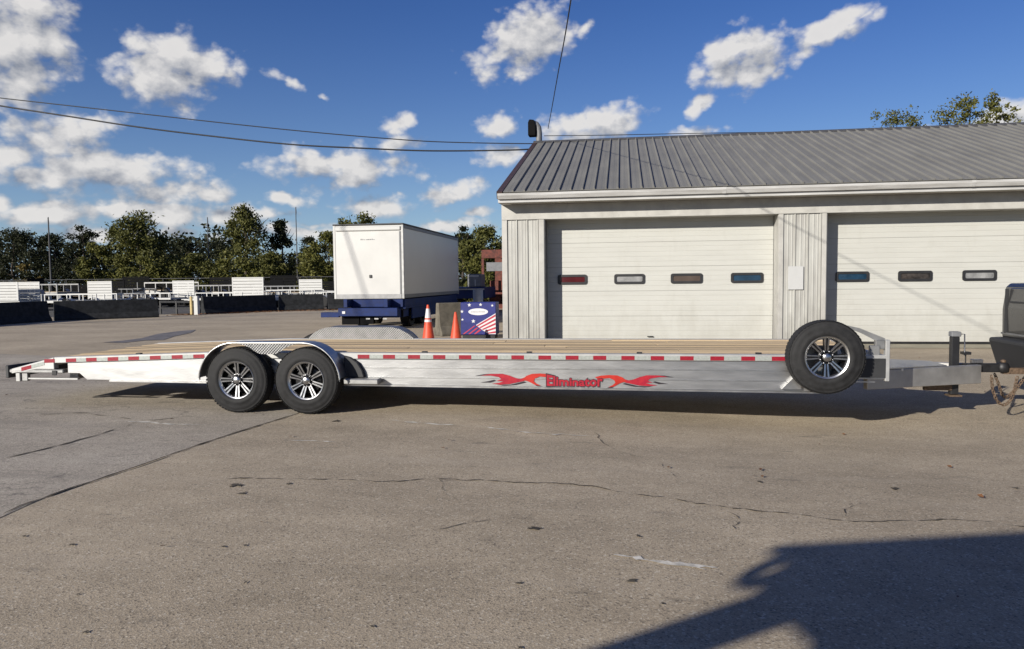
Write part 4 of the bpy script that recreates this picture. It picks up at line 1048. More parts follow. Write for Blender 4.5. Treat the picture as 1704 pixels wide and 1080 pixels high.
def barrier(p, q, label, h=.86, group='concrete barriers along the lot edge', z_m='concrete_dark'):
    p, q = Vector((p[0], p[1], 0)), Vector((q[0], q[1], 0)); d = (q - p).normalized(); r = Vector((d.y, -d.x, 0))
    prof = [(-.30, 0), (-.30, .07), (-.17, .28), (-.085, h), (.085, h), (.17, .28), (.30, .07), (.30, 0)]
    b = MB(); k_ = len(prof); p2, q2 = p + d * .03, q - d * .03
    vs = [p2 + r * a + Vector((0, 0, z)) for a, z in prof] + [q2 + r * a + Vector((0, 0, z)) for a, z in prof]
    b.add(vs, [tuple(range(k_)), tuple(range(2 * k_ - 1, k_ - 1, -1))] + [(i, i + k_, (i + 1) % k_ + k_, (i + 1) % k_) for i in range(k_)])
    o = b.build('concrete_barrier', M[z_m], None, .015, fix=True)
    return tag(o, label, 'barrier', group)
barrier((-24.35, 22.0), (-24.25, 28.2), 'dark concrete barrier at the left edge of the photo')
barrier((-24.2, 28.5), (-21.3, 31.5), 'dark concrete barrier just left of the gap with the gate', .84)
barrier((-20.9, 34.4), (-18.85, 38.2), 'dark concrete barrier just right of the striped gate post', .88)
barrier((-18.75, 38.4), (-16.75, 39.85), 'shorter looking concrete barrier between two others in the middle row', .88)
barrier((-16.6, 40.0), (-14.0, 41.6), 'concrete barrier partly hidden behind the white box body', .88)
b0, b1 = at(723, 514, 20.3), at(765, 505, 20.3)
barrier((b0.x + .1, 20.1), (b0.x + 1.15, 20.9), 'tan grey concrete barrier end between the two orange cones', .92, None, 'concrete_tan_shade')

# gate and post in the gap
gp0 = gr(328, 524); gt = thing('gate_post', gp0, 'white and yellow gate post at the end of the barrier row', 'post')
MB().box(gp0.x - .10, gp0.x + .10, gp0.y - .1, gp0.y + .1, 0, .93).build('post', M['white'], gt, .01)
MB().box(gp0.x - .34, gp0.x - .24, gp0.y - .05, gp0.y + .05, 0, .90).build('side_post', M['yellow'], gt, .01)
ga0, ga1 = at(268, 507, 35.0), at(322, 505, 34.2)
gate = thing('swing_gate', (ga1.x, 34.2, 0), 'low dark bar gate closing the gap between the barriers', 'gate')
b = MB(); b.bar((ga0.x, 34.9, .62), (ga1.x, 34.2, .62), .08, .10); b.build('top_bar', M['black_steel'], gate)
b = MB(); b.bar((ga0.x, 34.9, .30), (ga1.x, 34.2, .30), .06, .07); b.build('lower_bar', M['black_steel'], gate)
for t in (.02, .5, .98):
    x = ga0.x + (ga1.x - ga0.x) * t; y = 34.9 - .7 * t
    b = MB(); b.box(x - .04, x + .04, y - .04, y + .04, .0, .66); b.build('upright', M['black_steel'], gate)

# ------------------------------------------------------------------ white box body on a blue chassis
bx0, bx1 = -9.27, -6.93; by0, by1 = 23.0, 31.0; bz0, bz1 = 1.0, 3.34
box = thing('cargo_box', ((bx0 + bx1) / 2, (by0 + by1) / 2, bz0), 'tall white enclosed cargo box standing on a blue chassis', 'cargo box')
MB().box(bx0, bx1, by0, by1, bz0, bz1).build('box_shell', M['box_white'], box, .01)
for a, c in ((bx0 - .01, bx0 + .07), (bx1 - .07, bx1 + .01)):
    for y0, y1 in ((by0 - .012, by0 + .07), (by1 - .07, by1 + .012)):
        MB().box(a, c, y0, y1, bz0 - .02, bz1 + .01).build('corner_post', M['white'] if a < -8 else M['box_trim'], box, .01)
MB().box(bx0 + .075, bx1 - .075, by0 - .02, by0 - .001, bz0 - .02, bz0 + .13).build('front_sill', M['grey_light'], box, .01)
MB().box(bx0 + .075, bx1 - .075, by0 - .05, by0 - .001, bz1 - .17, bz1 - .03).build('front_cap', M['white'], box, .03)
MB().box(bx0 - .02, bx1 + .02, by0 - .025, by1 + .02, bz1 + .012, bz1 + .06).build('roof_cap', M['pole_grey'], box, .015)
MB().box(bx1 + .001, bx1 + .014, by0 + .075, by1 - .075, bz0, bz0 + .12).build('side_sill', M['grey'], box)
MB().box(bx1 + .001, bx1 + .014, by0 + .075, by1 - .075, bz1 - .10, bz1).build('side_cap', M['grey'], box)
MB().box(bx1 - .13, bx1 - .085, by0 - .016, by0 - .001, bz0 + .135, bz1 - .2).build('door_edge', M['grey'], box)
hp = at(617, 460, by0); b = MB(); b.box(hp.x - .045, hp.x + .045, by0 - .03, by0 - .001, hp.z - .05, hp.z + .05); b.build('latch', M['black'], box, .01)
rb = random.Random(8)
tp = at(600, 399, by0)
for i in range(8):
    w = rb.uniform(.03, .06); x = tp.x + i * .062
    MB().box(x, x + w, by0 - .004, by0 - .001, tp.z - .012, tp.z + rb.uniform(.005, .03)).build('nameplate_mark', M['grey'], box)
ch_ = thing('chassis', ((bx0 + bx1) / 2, 26, 0), 'blue wheeled chassis carrying the white cargo box', 'chassis')
for x in (bx0 + .45, bx1 - .55):
    MB().box(x, x + .12, by0 - .4, by1 + .6, .72, .98).build('chassis_rail', M['blue'], ch_, .006)
MB().box(bx0 + .5, bx1 + .0, by0 + .1, by1 - .2, .66, .719).build('underframe', M['blue'], ch_)
MB().box(bx0 + .28, bx1 - .1, by0 - .45, by0 - .3, .44, .70).build('cross_beam', M['blue'], ch_, .01)
MB().box(bx0 - .35, bx0 + .26, by0 - .35, by0 - .2, .40, .56).build('outrigger_beam', M['blue'], ch_, .01)
MB().box(bx1 - .9, bx1 - .12, by0 - .20, by0 + .9, .38, .655).build('tool_box', M['blue'], ch_, .01)
MB().box(bx0 + .32, bx0 + .9, by0 - .25, by0 + .0, .16, .438).build('mud_flap', M['black_matt'], ch_)
MB().box(bx0 + .95, bx1 - .95, by0 - .28, by0 - .1, .18, .438).build('rear_bumper', M['black_matt'], ch_)
MB().box(bx0 + .3, bx1 - .06, by0 + .02, by0 + .08, .40, .655).build('under_panel', M['black_matt'], ch_)
MB().box(bx0 + .3, bx1 - .06, by0 + .02, by0 + .08, .722, .96).build('head_panel', M['blue'], ch_)
MB().box(bx1 - .05, bx1 - .01, by0 + .95, by1 - .3, .30, .655).build('side_skirt', M['blue'], ch_)
MB().box(bx1 - .40, bx1 - .02, by0 + .1, by1 - .3, .722, .96).build('side_rail', M['blue'], ch_)
for k_ in range(3):
    x = bx0 + 1.15 + k_ * .28; MB().box(x, x + .13, by0 - .296, by0 - .281, .33, .37).build('marker_lamp', M['box_trim'], ch_)
MB().box(bx0 + .42, bx0 + .52, by0 - .47, by0 - .451, .52, .60).build('tail_lamp', M['flag_white'], ch_)
for y in (24.6, 26.0):
    for x in (bx0 + .22, bx1 - .52):
        b = MB(); b.add([(x + (t), y + r_ * math.cos(2 * PI * k_ / 24), .46 + r_ * math.sin(2 * PI * k_ / 24)) for t, r_ in ((0, .28), (0, .44), (.05, .46), (.25, .46), (.3, .44), (.3, .28)) for k_ in range(24)],
                        [(L_ * 24 + k_, L_ * 24 + (k_ + 1) % 24, (L_ + 1) * 24 + (k_ + 1) % 24, (L_ + 1) * 24 + k_) for L_ in range(5) for k_ in range(24)])
        wh = b.build('wheel', M['rubber'], ch_, fix=True)
        MB().box(x + .06, x + .24, y - .2, y + .2, .26, .66).build('rim', M['grey'], wh, .08)

# things between the box and the garage
q = at(768, 500, 33); r_ = at(806, 478, 33)
bt = thing('flat_deck', ((q.x + r_.x) / 2, 33, 0), 'dark blue flat deck frame behind the flag patterned box', 'deck')
MB().box(q.x - .8, r_.x, 33, 36, .72, r_.z).build('deck_frame', M['blue'], bt, .02)
MB().box(q.x - .8, r_.x, 32.95, 32.995, 1.12, 1.18).build('edge_strip', M['box_trim'], bt)
for x in (q.x - .2, r_.x - .35):
    b = MB(); b.lathe([(0, -.12), (.3, -.12), (.36, -.08), (.36, .08), (.3, .12), (0, .12)], (x, 33.6, .36), 'y', 20); b.build('wheel', M['rubber'], bt)
gbx0, gbx1 = at(778, 470, 34), at(800, 456, 34)
gb = thing('storage_box', (gbx0.x, 34.4, 1.3), 'grey storage box standing on the blue flat deck', 'storage box')
MB().box(gbx0.x, gbx1.x - .02, 34, 35.2, r_.z + .002, gbx1.z).build('box_shell', M['grey'], gb, .03)
MB().box(gbx0.x + .05, gbx1.x - .1, 33.98, 33.999, gbx1.z - .12, gbx1.z - .06).build('box_lid_strip', M['white'], gb)
MB().box(gbx0.x + .35, gbx0.x + .39, 33.98, 33.999, r_.z + .05, r_.z + .35).build('box_hasp', M['white'], gb)
wp0, wp1 = at(790, 500, 31.5), at(800, 482, 31.5)
mb_ = thing('white_drum', (wp0.x + .12, 31.5, 0), 'small pale drum standing in front of the blue flat deck', 'drum')
MB().lathe([(0, 0), (.22, 0), (.22, .3), (.23, .31), (.22, .32), (.22, .62), (.23, .63), (.22, .64), (.22, wp1.z), (0, wp1.z)], (wp0.x + .15, 31.5, 0), 'z', 18).build('drum_body', M['alu_white'], mb_)
c0_, c1_ = at(802, 495, 36), at(850, 415, 36)
ct = thing('rusty_shed', (c0_.x + 1, 37.5, 0), 'rusty red open fronted steel shelter beside the garage corner', 'shelter')
MB().box(c0_.x, c1_.x + 2, 36, 36.12, c1_.z - .42, c1_.z).build('red_fascia', M['rust'], ct, .02)
MB().box(c0_.x, c1_.x + 2, 36.12, 40, c1_.z - .12, c1_.z - .02).build('shed_roof', M['rust'], ct)
MB().box(c0_.x, c1_.x + 2, 39.9, 40, 0, c1_.z - .13).build('shed_back', M['rust'], ct)
for x in (c0_.x, c0_.x + 1.75, c0_.x + 3.6):
    MB().box(x, x + .12, 36, 36.12, 0, c1_.z - .43).build('shed_post', M['rust'], ct)
for z in (.35, .95):
    MB().box(c0_.x + .12, c1_.x + 1.9, 36.4, 38.2, z, z + .08).build('shed_shelf', M['rust'], ct)
for i, (x, z, w, h) in enumerate(((.25, .43, .6, .4), (.95, .43, .5, .35), (.3, 1.03, .45, .5))):
    MB().box(c0_.x + x, c0_.x + x + w, 36.6, 37.4, z + .001, z + h).build('stored_crate', M['rust'], ct, .03)
MB().box(c0_.x + .25, c0_.x + 1.65, 35.97, 35.998, c1_.z - 1.05, c1_.z - .62).build('grey_sign', M['grey'], ct)

# ------------------------------------------------------------------ yard trailers
def make_utility(m, mname, label, L_=3.2, W=1.6, gate_h=1.1, gate=True):
    """built round the origin, ramp gate towards -y"""
    t = thing('utility_trailer', (0, 0, 0), label, 'trailer', 'small utility trailers parked in the yard')
    b = MB(); y0, y1 = -L_ / 2, L_ / 2
    for x in (-W / 2, W / 2 - .06): b.box(x, x + .06, y0, y1, .52, .62)
    for y in np.linspace(y0, y1 - .06, 5): b.box(-W / 2 + .06, W / 2 - .06, y, y + .06, .53, .60)
    b.build('frame', m, t)
    b = MB()
    for x in (-W / 2, W / 2 - .05):
        b.box(x, x + .05, y0, y1, .90, .95)
        for y in np.linspace(y0, y1 - .05, 5): b.box(x, x + .05, y, y + .05, .62, .90)
    b.box(-W / 2 + .05, W / 2 - .05, y1 - .05, y1, .90, .95)
    b.build('side_rails', m, t)
    MB().box(-W / 2 + .06, W / 2 - .06, y0 + .06, y1 - .06, .605, .63).build('deck', M['alu_dull'] if m is M['white'] else M['wood'], t)
    if gate:
        gz0 = .64
        b = MB(); b.box(-W / 2, -W / 2 + .05, y0 - .06, y0 - .02, gz0, gz0 + gate_h); b.box(W / 2 - .05, W / 2, y0 - .06, y0 - .02, gz0, gz0 + gate_h); b.box(-W / 2 + .05, W / 2 - .05, y0 - .06, y0 - .02, gz0, gz0 + .05); b.box(-W / 2 + .05, W / 2 - .05, y0 - .06, y0 - .02, gz0 + gate_h - .05, gz0 + gate_h)
        b.build('ramp_gate', m, t)
        ns = 6; hh = (gate_h - .1) / ns
        for i in range(ns):
            MB().box(-W / 2 + .052, W / 2 - .052, y0 - .055, y0 - .025, gz0 + .05 + i * hh + .012, gz0 + .05 + (i + 1) * hh - .012).build('gate_slat', m, t)
    for sx_ in (-1, 1):
        xc = sx_ * (W / 2 + .12)
        b = MB(); b.add([(xc + t_, r2 * math.cos(2 * PI * k_ / 20), .33 + r2 * math.sin(2 * PI * k_ / 20)) for t_, r2 in ((-.1, 0), (-.1, .27), (-.07, .33), (.07, .33), (.1, .27), (.1, 0)) for k_ in range(20)],
                        [(a_ * 20 + k_, a_ * 20 + (k_ + 1) % 20, (a_ + 1) * 20 + (k_ + 1) % 20, (a_ + 1) * 20 + k_) for a_ in range(5) for k_ in range(20)])
        b.build('wheel', M['rubber'], t, fix=True)
        b = MB(); pts = [(.40 * math.cos(R(a)), .36 + .38 * math.sin(R(a))) for a in np.linspace(10, 170, 9)]
        for i in range(8):
            b.add([(xc - .13, *pts[i]), (xc + .13, *pts[i]), (xc + .13, *pts[i + 1]), (xc - .13, *pts[i + 1])], [(0, 1, 2, 3)])
        b.build('fender', m, t)
    b = MB(); b.bar((-W / 2 + .1, y1, .56), (0, y1 + 1.1, .52), .06, .09); b.bar((W / 2 - .1, y1, .56), (0, y1 + 1.1, .52), .06, .09); b.box(-.04, .04, y1 + 1.1, y1 + 1.35, .50, .58)
    b.tube([(0, y1 + .9, .05), (0, y1 + .9, .95)], .035, 6); b.build('tongue', m, t)
    return t
wproto = make_utility(M['white'], 'white', 'white utility trailer with raised slatted gate at the photo left edge')
G_Y = 'small utility trailers parked in the yard'
spots = [  # px of the gate centre, depth, label
    (10, 38.5, 'white utility trailer with raised slatted gate at the photo left edge'),
    (47, 39.5, 'white utility trailer with raised gate second from the photo left edge'),
    (165, 40.5, 'white utility trailer whose raised gate shows above the second barrier'),
    (306, 46.0, 'white utility trailer with raised gate behind the bar gate gap'),
    (412, 41.5, 'white utility trailer with widest raised gate above the barrier right of the gate post'),
    (517, 46.0, 'white utility trailer with raised gate just left of the cargo box')]
for i, (px, Y, lab) in enumerate(spots):
    x = at(px, 475, Y).x; o = wproto if i == 0 else copy_tree(wproto)
    o.location = (x, Y + 1.66, gz(x, Y)); o['label'] = lab
    if i == 4: o.scale = (1.25, 1, 1.08)
    o.rotation_euler = (0, 0, R(random.uniform(-2, 2)))
wflat = make_utility(M['white'], 'white', 'low white railed trailer', gate=False)
for i, (px, Y, lab) in enumerate([
        (112, 35.5, 'low white railed trailer without gate between the second and third raised gates'),
        (250, 44.0, 'low white railed trailer without gate left of the bar gate'),
        (362, 40.2, 'low white railed trailer without gate right of the striped gate post'),
        (480, 44.0, 'low white railed trailer without gate next to the cargo box'),
        (548, 43.0, 'low white railed trailer half hidden by the cargo box')]):
    x = at(px, 480, Y).x; o = wflat if i == 0 else copy_tree(wflat)
    o.location = (x, Y + 1.0, 0); o['label'] = lab; o.rotation_euler = (0, 0, R((88, 80, 84, 92, 66)[i])); o.scale = (1, 1, (1.1, 1, 1.05, 1.15, 1)[i])
bproto = make_utility(M['black_matt'], 'black', 'black utility trailer', gate_h=1.25)
gl_spots = [(70, 45.5, 'low grey railed trailer in the back row behind the second white gate'), (205, 46.5, 'low grey railed trailer in the back row right of the third white gate'), (272, 48.0, 'low grey railed trailer in the back row just left of the gate above the gap'), (340, 47.0, 'low grey railed trailer in the back row just right of the gate above the gap'), (455, 46.5, 'low grey railed trailer in the back row between the two rightmost gates')]
bl = [(-18, 44, 'leftmost black utility trailer, cut by the photo left edge'), (30, 48.5, 'black utility trailer behind the two left edge white gates'), (80, 47, 'black utility trailer just right of the second white gate'),
      (128, 50, 'black utility trailer left of the third white gate'), (198, 47.5, 'black utility trailer just right of the third white gate'), (230, 51.5, 'black utility trailer behind the low white trailer left of the gate'),
      (268, 49.5, 'black utility trailer left of the white gate seen through the gap'), (345, 48.5, 'black utility trailer above the striped gate post'), (378, 52, 'black utility trailer left of the widest white gate'),
      (448, 49, 'black utility trailer just right of the widest white gate'), (478, 52.5, 'black utility trailer between the two rightmost white gates'), (550, 50, 'black utility trailer beside the left side of the cargo box')]
gflat = make_utility(M['alu_dull'], 'grey', 'low grey railed trailer', gate=False)
for i, (px, Y, lab) in enumerate(gl_spots):
    x = at(px, 480, Y).x; o = gflat if i == 0 else copy_tree(gflat)
    o.location = (x, Y + 1.0, 0); o['label'] = lab; o.rotation_euler = (0, 0, R((74, 62, 97, 70, 105)[i])); o.scale = (1, 1, (1.7, 1.3, 1.75, 1.5, 1.4)[i])
for i, (px, Y, lab) in enumerate(bl):
    x = at(px, 470, Y).x; o = bproto if i == 0 else copy_tree(bproto)
    o.location = (x, Y + 1.6, 0); o['label'] = lab; o.rotation_euler = (0, 0, R((3, 4, -78, 5, -6, 4, 8, 92, -4, 5, -3, 2)[i])); o.scale = (1.3, 1.25, (1.0, .85, 1.1, .8, .95, 1.12, .9, .8, 1.05, .9, 1.1, .85)[i])
# long dark mesh fence behind the yard
FY = 57.0
fen = thing('yard_fence', (-20, FY, 0), 'long dark chain link fence behind the yard trailers', 'fence')
for x in np.arange(-62, 20, 3.0):
    MB().tube([(x, FY, 0), (x, FY, 2.0)], .035, 6).build('fence_post', M['pole_grey'], fen)
MB().tube([(-62, FY, 1.98), (20, FY, 1.98)], .025, 6).build('top_rail', M['pole_grey'], fen)
b = MB(); rf = random.Random(2)
for x in np.arange(-62, 20, .16):
    b.bar((x, FY + .03, .05), (x + 1.0, FY + .03, 1.95), .006, .012, (0, 1, 0)); b.bar((x, FY + .045, 1.95), (x + 1.0, FY + .045, .05), .006, .012, (0, 1, 0))
b.build('mesh_wire', M['black_matt'], fen, kind='stuff')

# ------------------------------------------------------------------ poles and power lines
def lamp_pole(px, top, Y, label, r=.07):
    p = at(px, top, Y); t = thing('light_pole', (p.x, Y, 0), label, 'pole')
    MB().tube([(p.x, Y, 0), (p.x, Y, p.z)], [r * 1.3, r * .7], 8).build('shaft', M['pole_grey'], t)
    MB().tube([(p.x, Y, p.z - .9), (p.x + .05, Y, p.z - .5), (p.x + .02, Y, p.z + .05)], .03, 5).build('pole_tip', M['pole_grey'], t)
lamp_pole(80, 362, 59, 'thin grey pole standing in front of the dark wood at left')
lamp_pole(345, 362, 70, 'thin grey pole between the round tree and the tall airy tree', .055)
lamp_pole(492, 345, 68, 'thin dark pole right of the pointed airy tree', .055)
def cable(pts, r, label, n=10, solid=True):
    b = MB(); b.tube(smooth_path(pts, n), r, 6); o = b.build('power_line', M['wire']); return tag(o, label, 'power line', 'overhead wires')
A = Vector((-2.62, 24.1, 6.05))
def wire_pts(pix, Y0, Y1):
    n = len(pix); return [at(a, b_, Y0 + (Y1 - Y0) * i / (n - 1)) for i, (a, b_) in enumerate(pix)]
cable(wire_pts([(-330, 112), (-190, 137), (-60, 156), (0, 163), (125, 177), (250, 191), (375, 205), (500, 218), (625, 229), (730, 236), (880, 239), (897, 236)], 20.6, 24.2), .016, 'upper of the two thin wires sagging from the left to the garage gable')
cable(wire_pts([(-330, 110), (-190, 141), (-60, 165), (0, 176), (110, 193), (220, 210), (330, 224), (480, 240), (600, 246.5), (720, 251), (870, 249), (892, 243)], 20.6, 24.2), .024, 'lower thicker wire sagging from the left to the garage gable')
cable([at(905, 226, 25.2), at(1000, 225, 25.2), at(1150, 222, 25.2), at(1330, 219, 25.2), at(1500, 214, 25.2)], .012, 'thin wire running just above the garage roof ridge')
P0, P1 = at(912, 214, 23.9), Vector((0, 0, EYE)) + ray(950, 0) * 10.5
cable([P0, P0.lerp(P1, .33) + Vector((0, 0, -.02)), P0.lerp(P1, .66) + Vector((0, 0, -.02)), P1, P1 + (P1 - P0) * .6 + Vector((0, 0, .5))], .011, 'single wire rising steeply from the gable over the camera')
e1 = at(-330, 112, 20.6)
up_ = thing('utility_pole', (e1.x, 20.75, 0), 'wooden utility pole left of the frame carrying the two wires', 'pole')
MB().tube([(e1.x, 20.75, 0), (e1.x, 20.75, e1.z + .6)], [.17, .11], 10).build('pole_shaft', M['wood_pole'], up_)
MB().box(e1.x - .05, e1.x + .05, 19.9, 21.4, e1.z - .16, e1.z - .03).build('cross_arm', M['wood_pole'], up_)
# a line that crosses outside the frame and throws its shadow on the white box
kk = Vector((1.6, 2.2, -1))
s0, s1 = at(573, 380, 23) - kk * 6.75, at(608, 490, 23) - kk * 8.9
dr = (s1 - s0); cable([s0 - dr * .3, s0, s0.lerp(s1, .5), s1, s1 + dr * 1.2], .03, 'overhead wire outside the frame left of the cargo box')

# ------------------------------------------------------------------ trees
def make_tree(name, base, h, w, m, seed, label, group, n_leaf=2600, leaf_s=.20, airy=.0, crown_from=.12, pointed=.0, cat='tree', trunk=True, clumps=26, flat=0.):
    n_leaf = int(n_leaf * 2.3); leaf_s *= .62
    rnd = np.random.default_rng(seed); t = thing(name, base, label, cat, group); B = np.array(base, float)
    if trunk:
        b = MB(); p = [(B[0], B[1], B[2] - .05)]
        for k_ in range(1, 5): p.append((B[0] + rnd.normal(0, w * .03), B[1] + rnd.normal(0, .1), B[2] + h * .85 * k_ / 4))
        b.tube(p, [h * .022 + .03, h * .018 + .02, h * .014, h * .009, .02], 7)
        for k_ in range(9 if airy else 5):
            z = rnd.uniform(.25, .75); a = rnd.uniform(0, 2 * PI); ln = w * rnd.uniform(.25, .45)
            q0 = np.array([B[0], B[1], B[2] + h * z]); q1 = q0 + np.array([math.cos(a) * ln * .6, math.sin(a) * ln * .6, h * .07]); q2 = q0 + np.array([math.cos(a) * ln, math.sin(a) * ln, h * .17])
            b.tube([q0, q1, q2], [h * .009, h * .006, .012], 5)
        b.build('trunk', M['bark'], t)
    # clumps of leaves spread through an uneven crown
    cs = []
    while len(cs) < clumps:
        z = rnd.uniform(0, 1); env = (math.sin(PI * min(1, .12 + z * (.88 - .4 * flat))) ** .55) * (1 - pointed * z)
        a = rnd.uniform(0, 2 * PI); rr_ = math.sqrt(rnd.uniform(.05, 1)) * env
        cs.append((math.cos(a) * rr_ * w / 2, math.sin(a) * rr_ * w / 2, crown_from * h + z * h * (1 - crown_from) * .95, rnd.uniform(.55, 1.25)))
    cs = np.array(cs); pick_ = rnd.integers(0, clumps, n_leaf)
    cr = (w * .155 if not airy else w * .12) * cs[pick_, 3]; stray = rnd.random(n_leaf) < (.25 if airy else .08); cr = np.where(stray, cr * 1.9, cr)
    off = rnd.normal(0, 1, (n_leaf, 3)); off /= np.linalg.norm(off, axis=1)[:, None]; off *= (rnd.uniform(.15, 1, n_leaf) ** .5)[:, None] * cr[:, None]
    off[:, 2] *= .8
    C_ = cs[pick_, :3] + off + B
    C_[:, 2] = np.minimum(np.maximum(C_[:, 2], B[2] + .08), B[2] + h * 1.02)
    d1 = rnd.normal(0, 1, (n_leaf, 3)); d1 /= np.linalg.norm(d1, axis=1)[:, None]
    d2 = np.cross(d1, rnd.normal(0, 1, (n_leaf, 3))); d2 /= np.linalg.norm(d2, axis=1)[:, None]
    s_ = leaf_s * rnd.uniform(.5, 1.3, n_leaf)[:, None]
    V = np.empty((n_leaf, 4, 3)); V[:, 0] = C_ - d1 * s_; V[:, 1] = C_ + d2 * s_ * .55; V[:, 2] = C_ + d1 * s_; V[:, 3] = C_ - d2 * s_ * .55
    V = V.reshape(-1, 3) - B
    me = bpy.data.meshes.new('crown'); me.vertices.add(len(V)); me.vertices.foreach_set('co', V.ravel())
    me.loops.add(n_leaf * 4); me.loops.foreach_set('vertex_index', np.arange(n_leaf * 4)); me.polygons.add(n_leaf)
    me.polygons.foreach_set('loop_start', np.arange(n_leaf) * 4); me.polygons.foreach_set('loop_total', np.full(n_leaf, 4)); me.update(); me.validate()
    me.materials.append(m); o = link(bpy.data.objects.new('crown', me)); o.parent = t
    return t
def tree_px(name, px, top, wpx, Y, m, seed, label, group='trees beyond the yard', **kw):
    p = at(px, top, Y); q0, q1 = at(px - wpx / 2, top, Y).x, at(px + wpx / 2, top, Y).x
    return make_tree(name, (p.x, Y, 0), p.z, q1 - q0, M[m], seed, label, group, **kw)
tree_px('round_tree', 228, 354, 112, 66, 'leaf_green', 11, 'big rounded green tree standing tallest left of centre', n_leaf=6500, leaf_s=.24, clumps=60)
tree_px('tall_tree', 405, 340, 84, 68, 'leaf_green', 12, 'tall airy tree with gaps of sky, highest of the middle group', n_leaf=3400, leaf_s=.22, airy=1, clumps=80, pointed=.35)
tree_px('pointed_tree', 466, 364, 62, 70, 'leaf_dark', 13, 'pointed airy tree just right of the tall airy tree', n_leaf=2600, leaf_s=.22, airy=1, clumps=60, pointed=.6)
tree_px('slender_tree', 590, 346, 70, 60, 'leaf_green', 14, 'slender tree whose top shows above the cargo box', n_leaf=3000, leaf_s=.2, airy=1, clumps=60, pointed=.1, flat=.7)
tree_px('bushy_tree', 545, 388, 84, 66, 'leaf_olive', 15, 'olive bushy tree just left of the cargo box', n_leaf=3600, clumps=40)
tree_px('olive_bush', 515, 416, 66, 62, 'leaf_olive', 16, 'low rounded olive bush close to the left side of the cargo box', n_leaf=2200, crown_from=.0, trunk=False, clumps=26)
tree_px('scrub_tree', 140, 372, 60, 74, 'leaf_dark', 17, 'dark ragged tree left of the big rounded tree', n_leaf=3000, airy=1, clumps=40)
tree_px('olive_bush', 160, 406, 56, 62, 'leaf_olive', 18, 'rounded olive bush in front of the dark ragged tree', n_leaf=2400, crown_from=0, trunk=False, clumps=26)
tree_px('yellow_bush', 48, 424, 34, 60, 'leaf_gold', 19, 'small yellow green bush behind the left edge trailers', n_leaf=1300, crown_from=0, trunk=False, clumps=16)
tree_px('low_bush', 235, 428, 84, 62, 'leaf_olive', 20, 'low olive hedge bush below the big rounded tree', n_leaf=2600, crown_from=0, trunk=False, clumps=30)
tree_px('low_bush', 320, 424, 76, 63, 'leaf_green', 21, 'low green hedge bush between the rounded and airy trees', n_leaf=2600, crown_from=0, trunk=False, clumps=30)
tree_px('low_bush', 390, 418, 70, 62, 'leaf_olive', 22, 'low olive hedge bush at the foot of the tall airy tree', n_leaf=2600, crown_from=0, trunk=False, clumps=30)
tree_px('low_bush', 452, 420, 64, 63, 'leaf_green', 23, 'low green hedge bush at the foot of the pointed airy tree', n_leaf=2400, crown_from=0, trunk=False, clumps=30)
tree_px('dark_tree', 300, 398, 70, 76, 'leaf_dark', 24, 'dark tree filling the dip right of the rounded tree', n_leaf=3000, clumps=36)
tree_px('dark_tree', 20, 382, 84, 78, 'leaf_dark', 25, 'dark tree at the left edge of the treeline', n_leaf=4200, clumps=46)
tree_px('dark_tree', 88, 390, 76, 80, 'leaf_dark', 26, 'dark tree behind the left grey pole', n_leaf=3600, clumps=40)
tree_px('dark_tree', 360, 398, 60, 78, 'leaf_dark', 36, 'dark tree behind the middle grey pole', n_leaf=2600, clumps=36)
tree_px('dark_tree', 515, 394, 50, 78, 'leaf_dark', 37, 'dark tree behind the right thin pole', n_leaf=2400, clumps=30)
tree_px('broad_tree', 806, 378, 92, 52, 'leaf_green', 27, 'broad olive green tree between the cargo box and the garage', n_leaf=4200, leaf_s=.18, clumps=48)
tree_px('dark_tree', 770, 374, 40, 60, 'leaf_dark', 28, 'dark tree whose top rises behind the right end of the cargo box', n_leaf=2000, leaf_s=.18, airy=1, clumps=26)
tree_px('roadside_bush', 790, 430, 70, 48, 'leaf_olive', 29, 'olive bush above the rusty shelter beside the garage', n_leaf=1800, leaf_s=.16, crown_from=0, trunk=False, clumps=26)
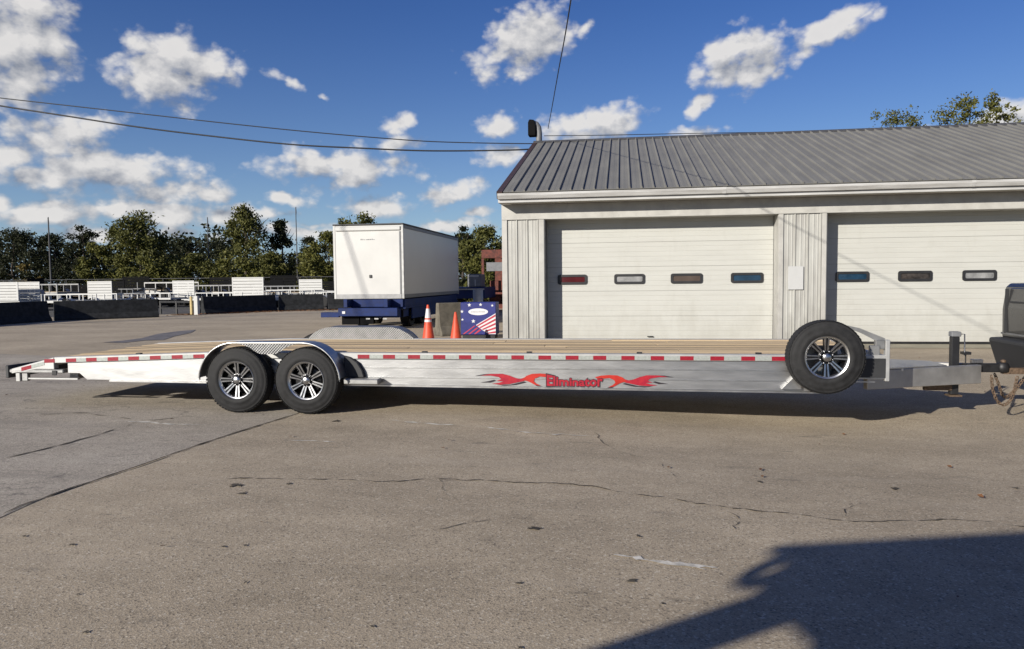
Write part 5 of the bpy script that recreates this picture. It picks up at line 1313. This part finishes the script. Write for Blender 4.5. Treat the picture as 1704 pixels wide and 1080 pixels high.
tree_px('roof_tree', 1612, 156, 96, 46, 'leaf_olive', 31, 'larger airy tree rising above the garage roof at right', 'trees behind the garage', n_leaf=2600, leaf_s=.14, airy=.8, crown_from=.6, clumps=130, flat=.9)
tree_px('roof_tree', 1672, 172, 46, 47, 'leaf_olive', 33, 'sparse treetop at the right edge above the garage roof', 'trees behind the garage', n_leaf=800, leaf_s=.14, airy=.8, crown_from=.62, clumps=50, flat=.9)
tree_px('roof_tree', 1494, 184, 82, 48, 'leaf_green', 32, 'smaller airy tree just showing above the garage roof ridge', 'trees behind the garage', n_leaf=1900, leaf_s=.13, airy=.8, crown_from=.62, clumps=120, flat=.9)
# far wood: one mass nobody could count
rw = np.random.default_rng(5); N_ = 60000
X_ = rw.uniform(-110, 70, N_); Yw = 88 + rw.normal(0, 3, N_)
hgt = 5.0 + 1.3 * np.sin(X_ * .21) + .9 * np.sin(X_ * .63 + 1) + .6 * np.sin(X_ * 1.7) + np.where(X_ < -46, 1.6, 0)
Zw = rw.uniform(0, 1, N_) ** .7 * hgt
d1 = rw.normal(0, 1, (N_, 3)); d1 /= np.linalg.norm(d1, axis=1)[:, None]; d2 = np.cross(d1, rw.normal(0, 1, (N_, 3))); d2 /= np.linalg.norm(d2, axis=1)[:, None]
s_ = .28 * rw.uniform(.5, 1.3, N_)[:, None]; C_ = np.stack([X_, Yw, Zw], 1)
V = np.stack([C_ - d1 * s_, C_ + d2 * s_ * .6, C_ + d1 * s_, C_ - d2 * s_ * .6], 1).reshape(-1, 3)
me = bpy.data.meshes.new('far_wood'); me.vertices.add(len(V)); me.vertices.foreach_set('co', V.ravel()); me.loops.add(N_ * 4); me.loops.foreach_set('vertex_index', np.arange(N_ * 4)); me.polygons.add(N_)
me.polygons.foreach_set('loop_start', np.arange(N_) * 4); me.polygons.foreach_set('loop_total', np.full(N_, 4)); me.update(); me.validate(); me.materials.append(M['leaf_dark'])
tag(link(bpy.data.objects.new('far_wood', me)), 'dark far off wood behind the single trees', 'wood', kind='stuff')
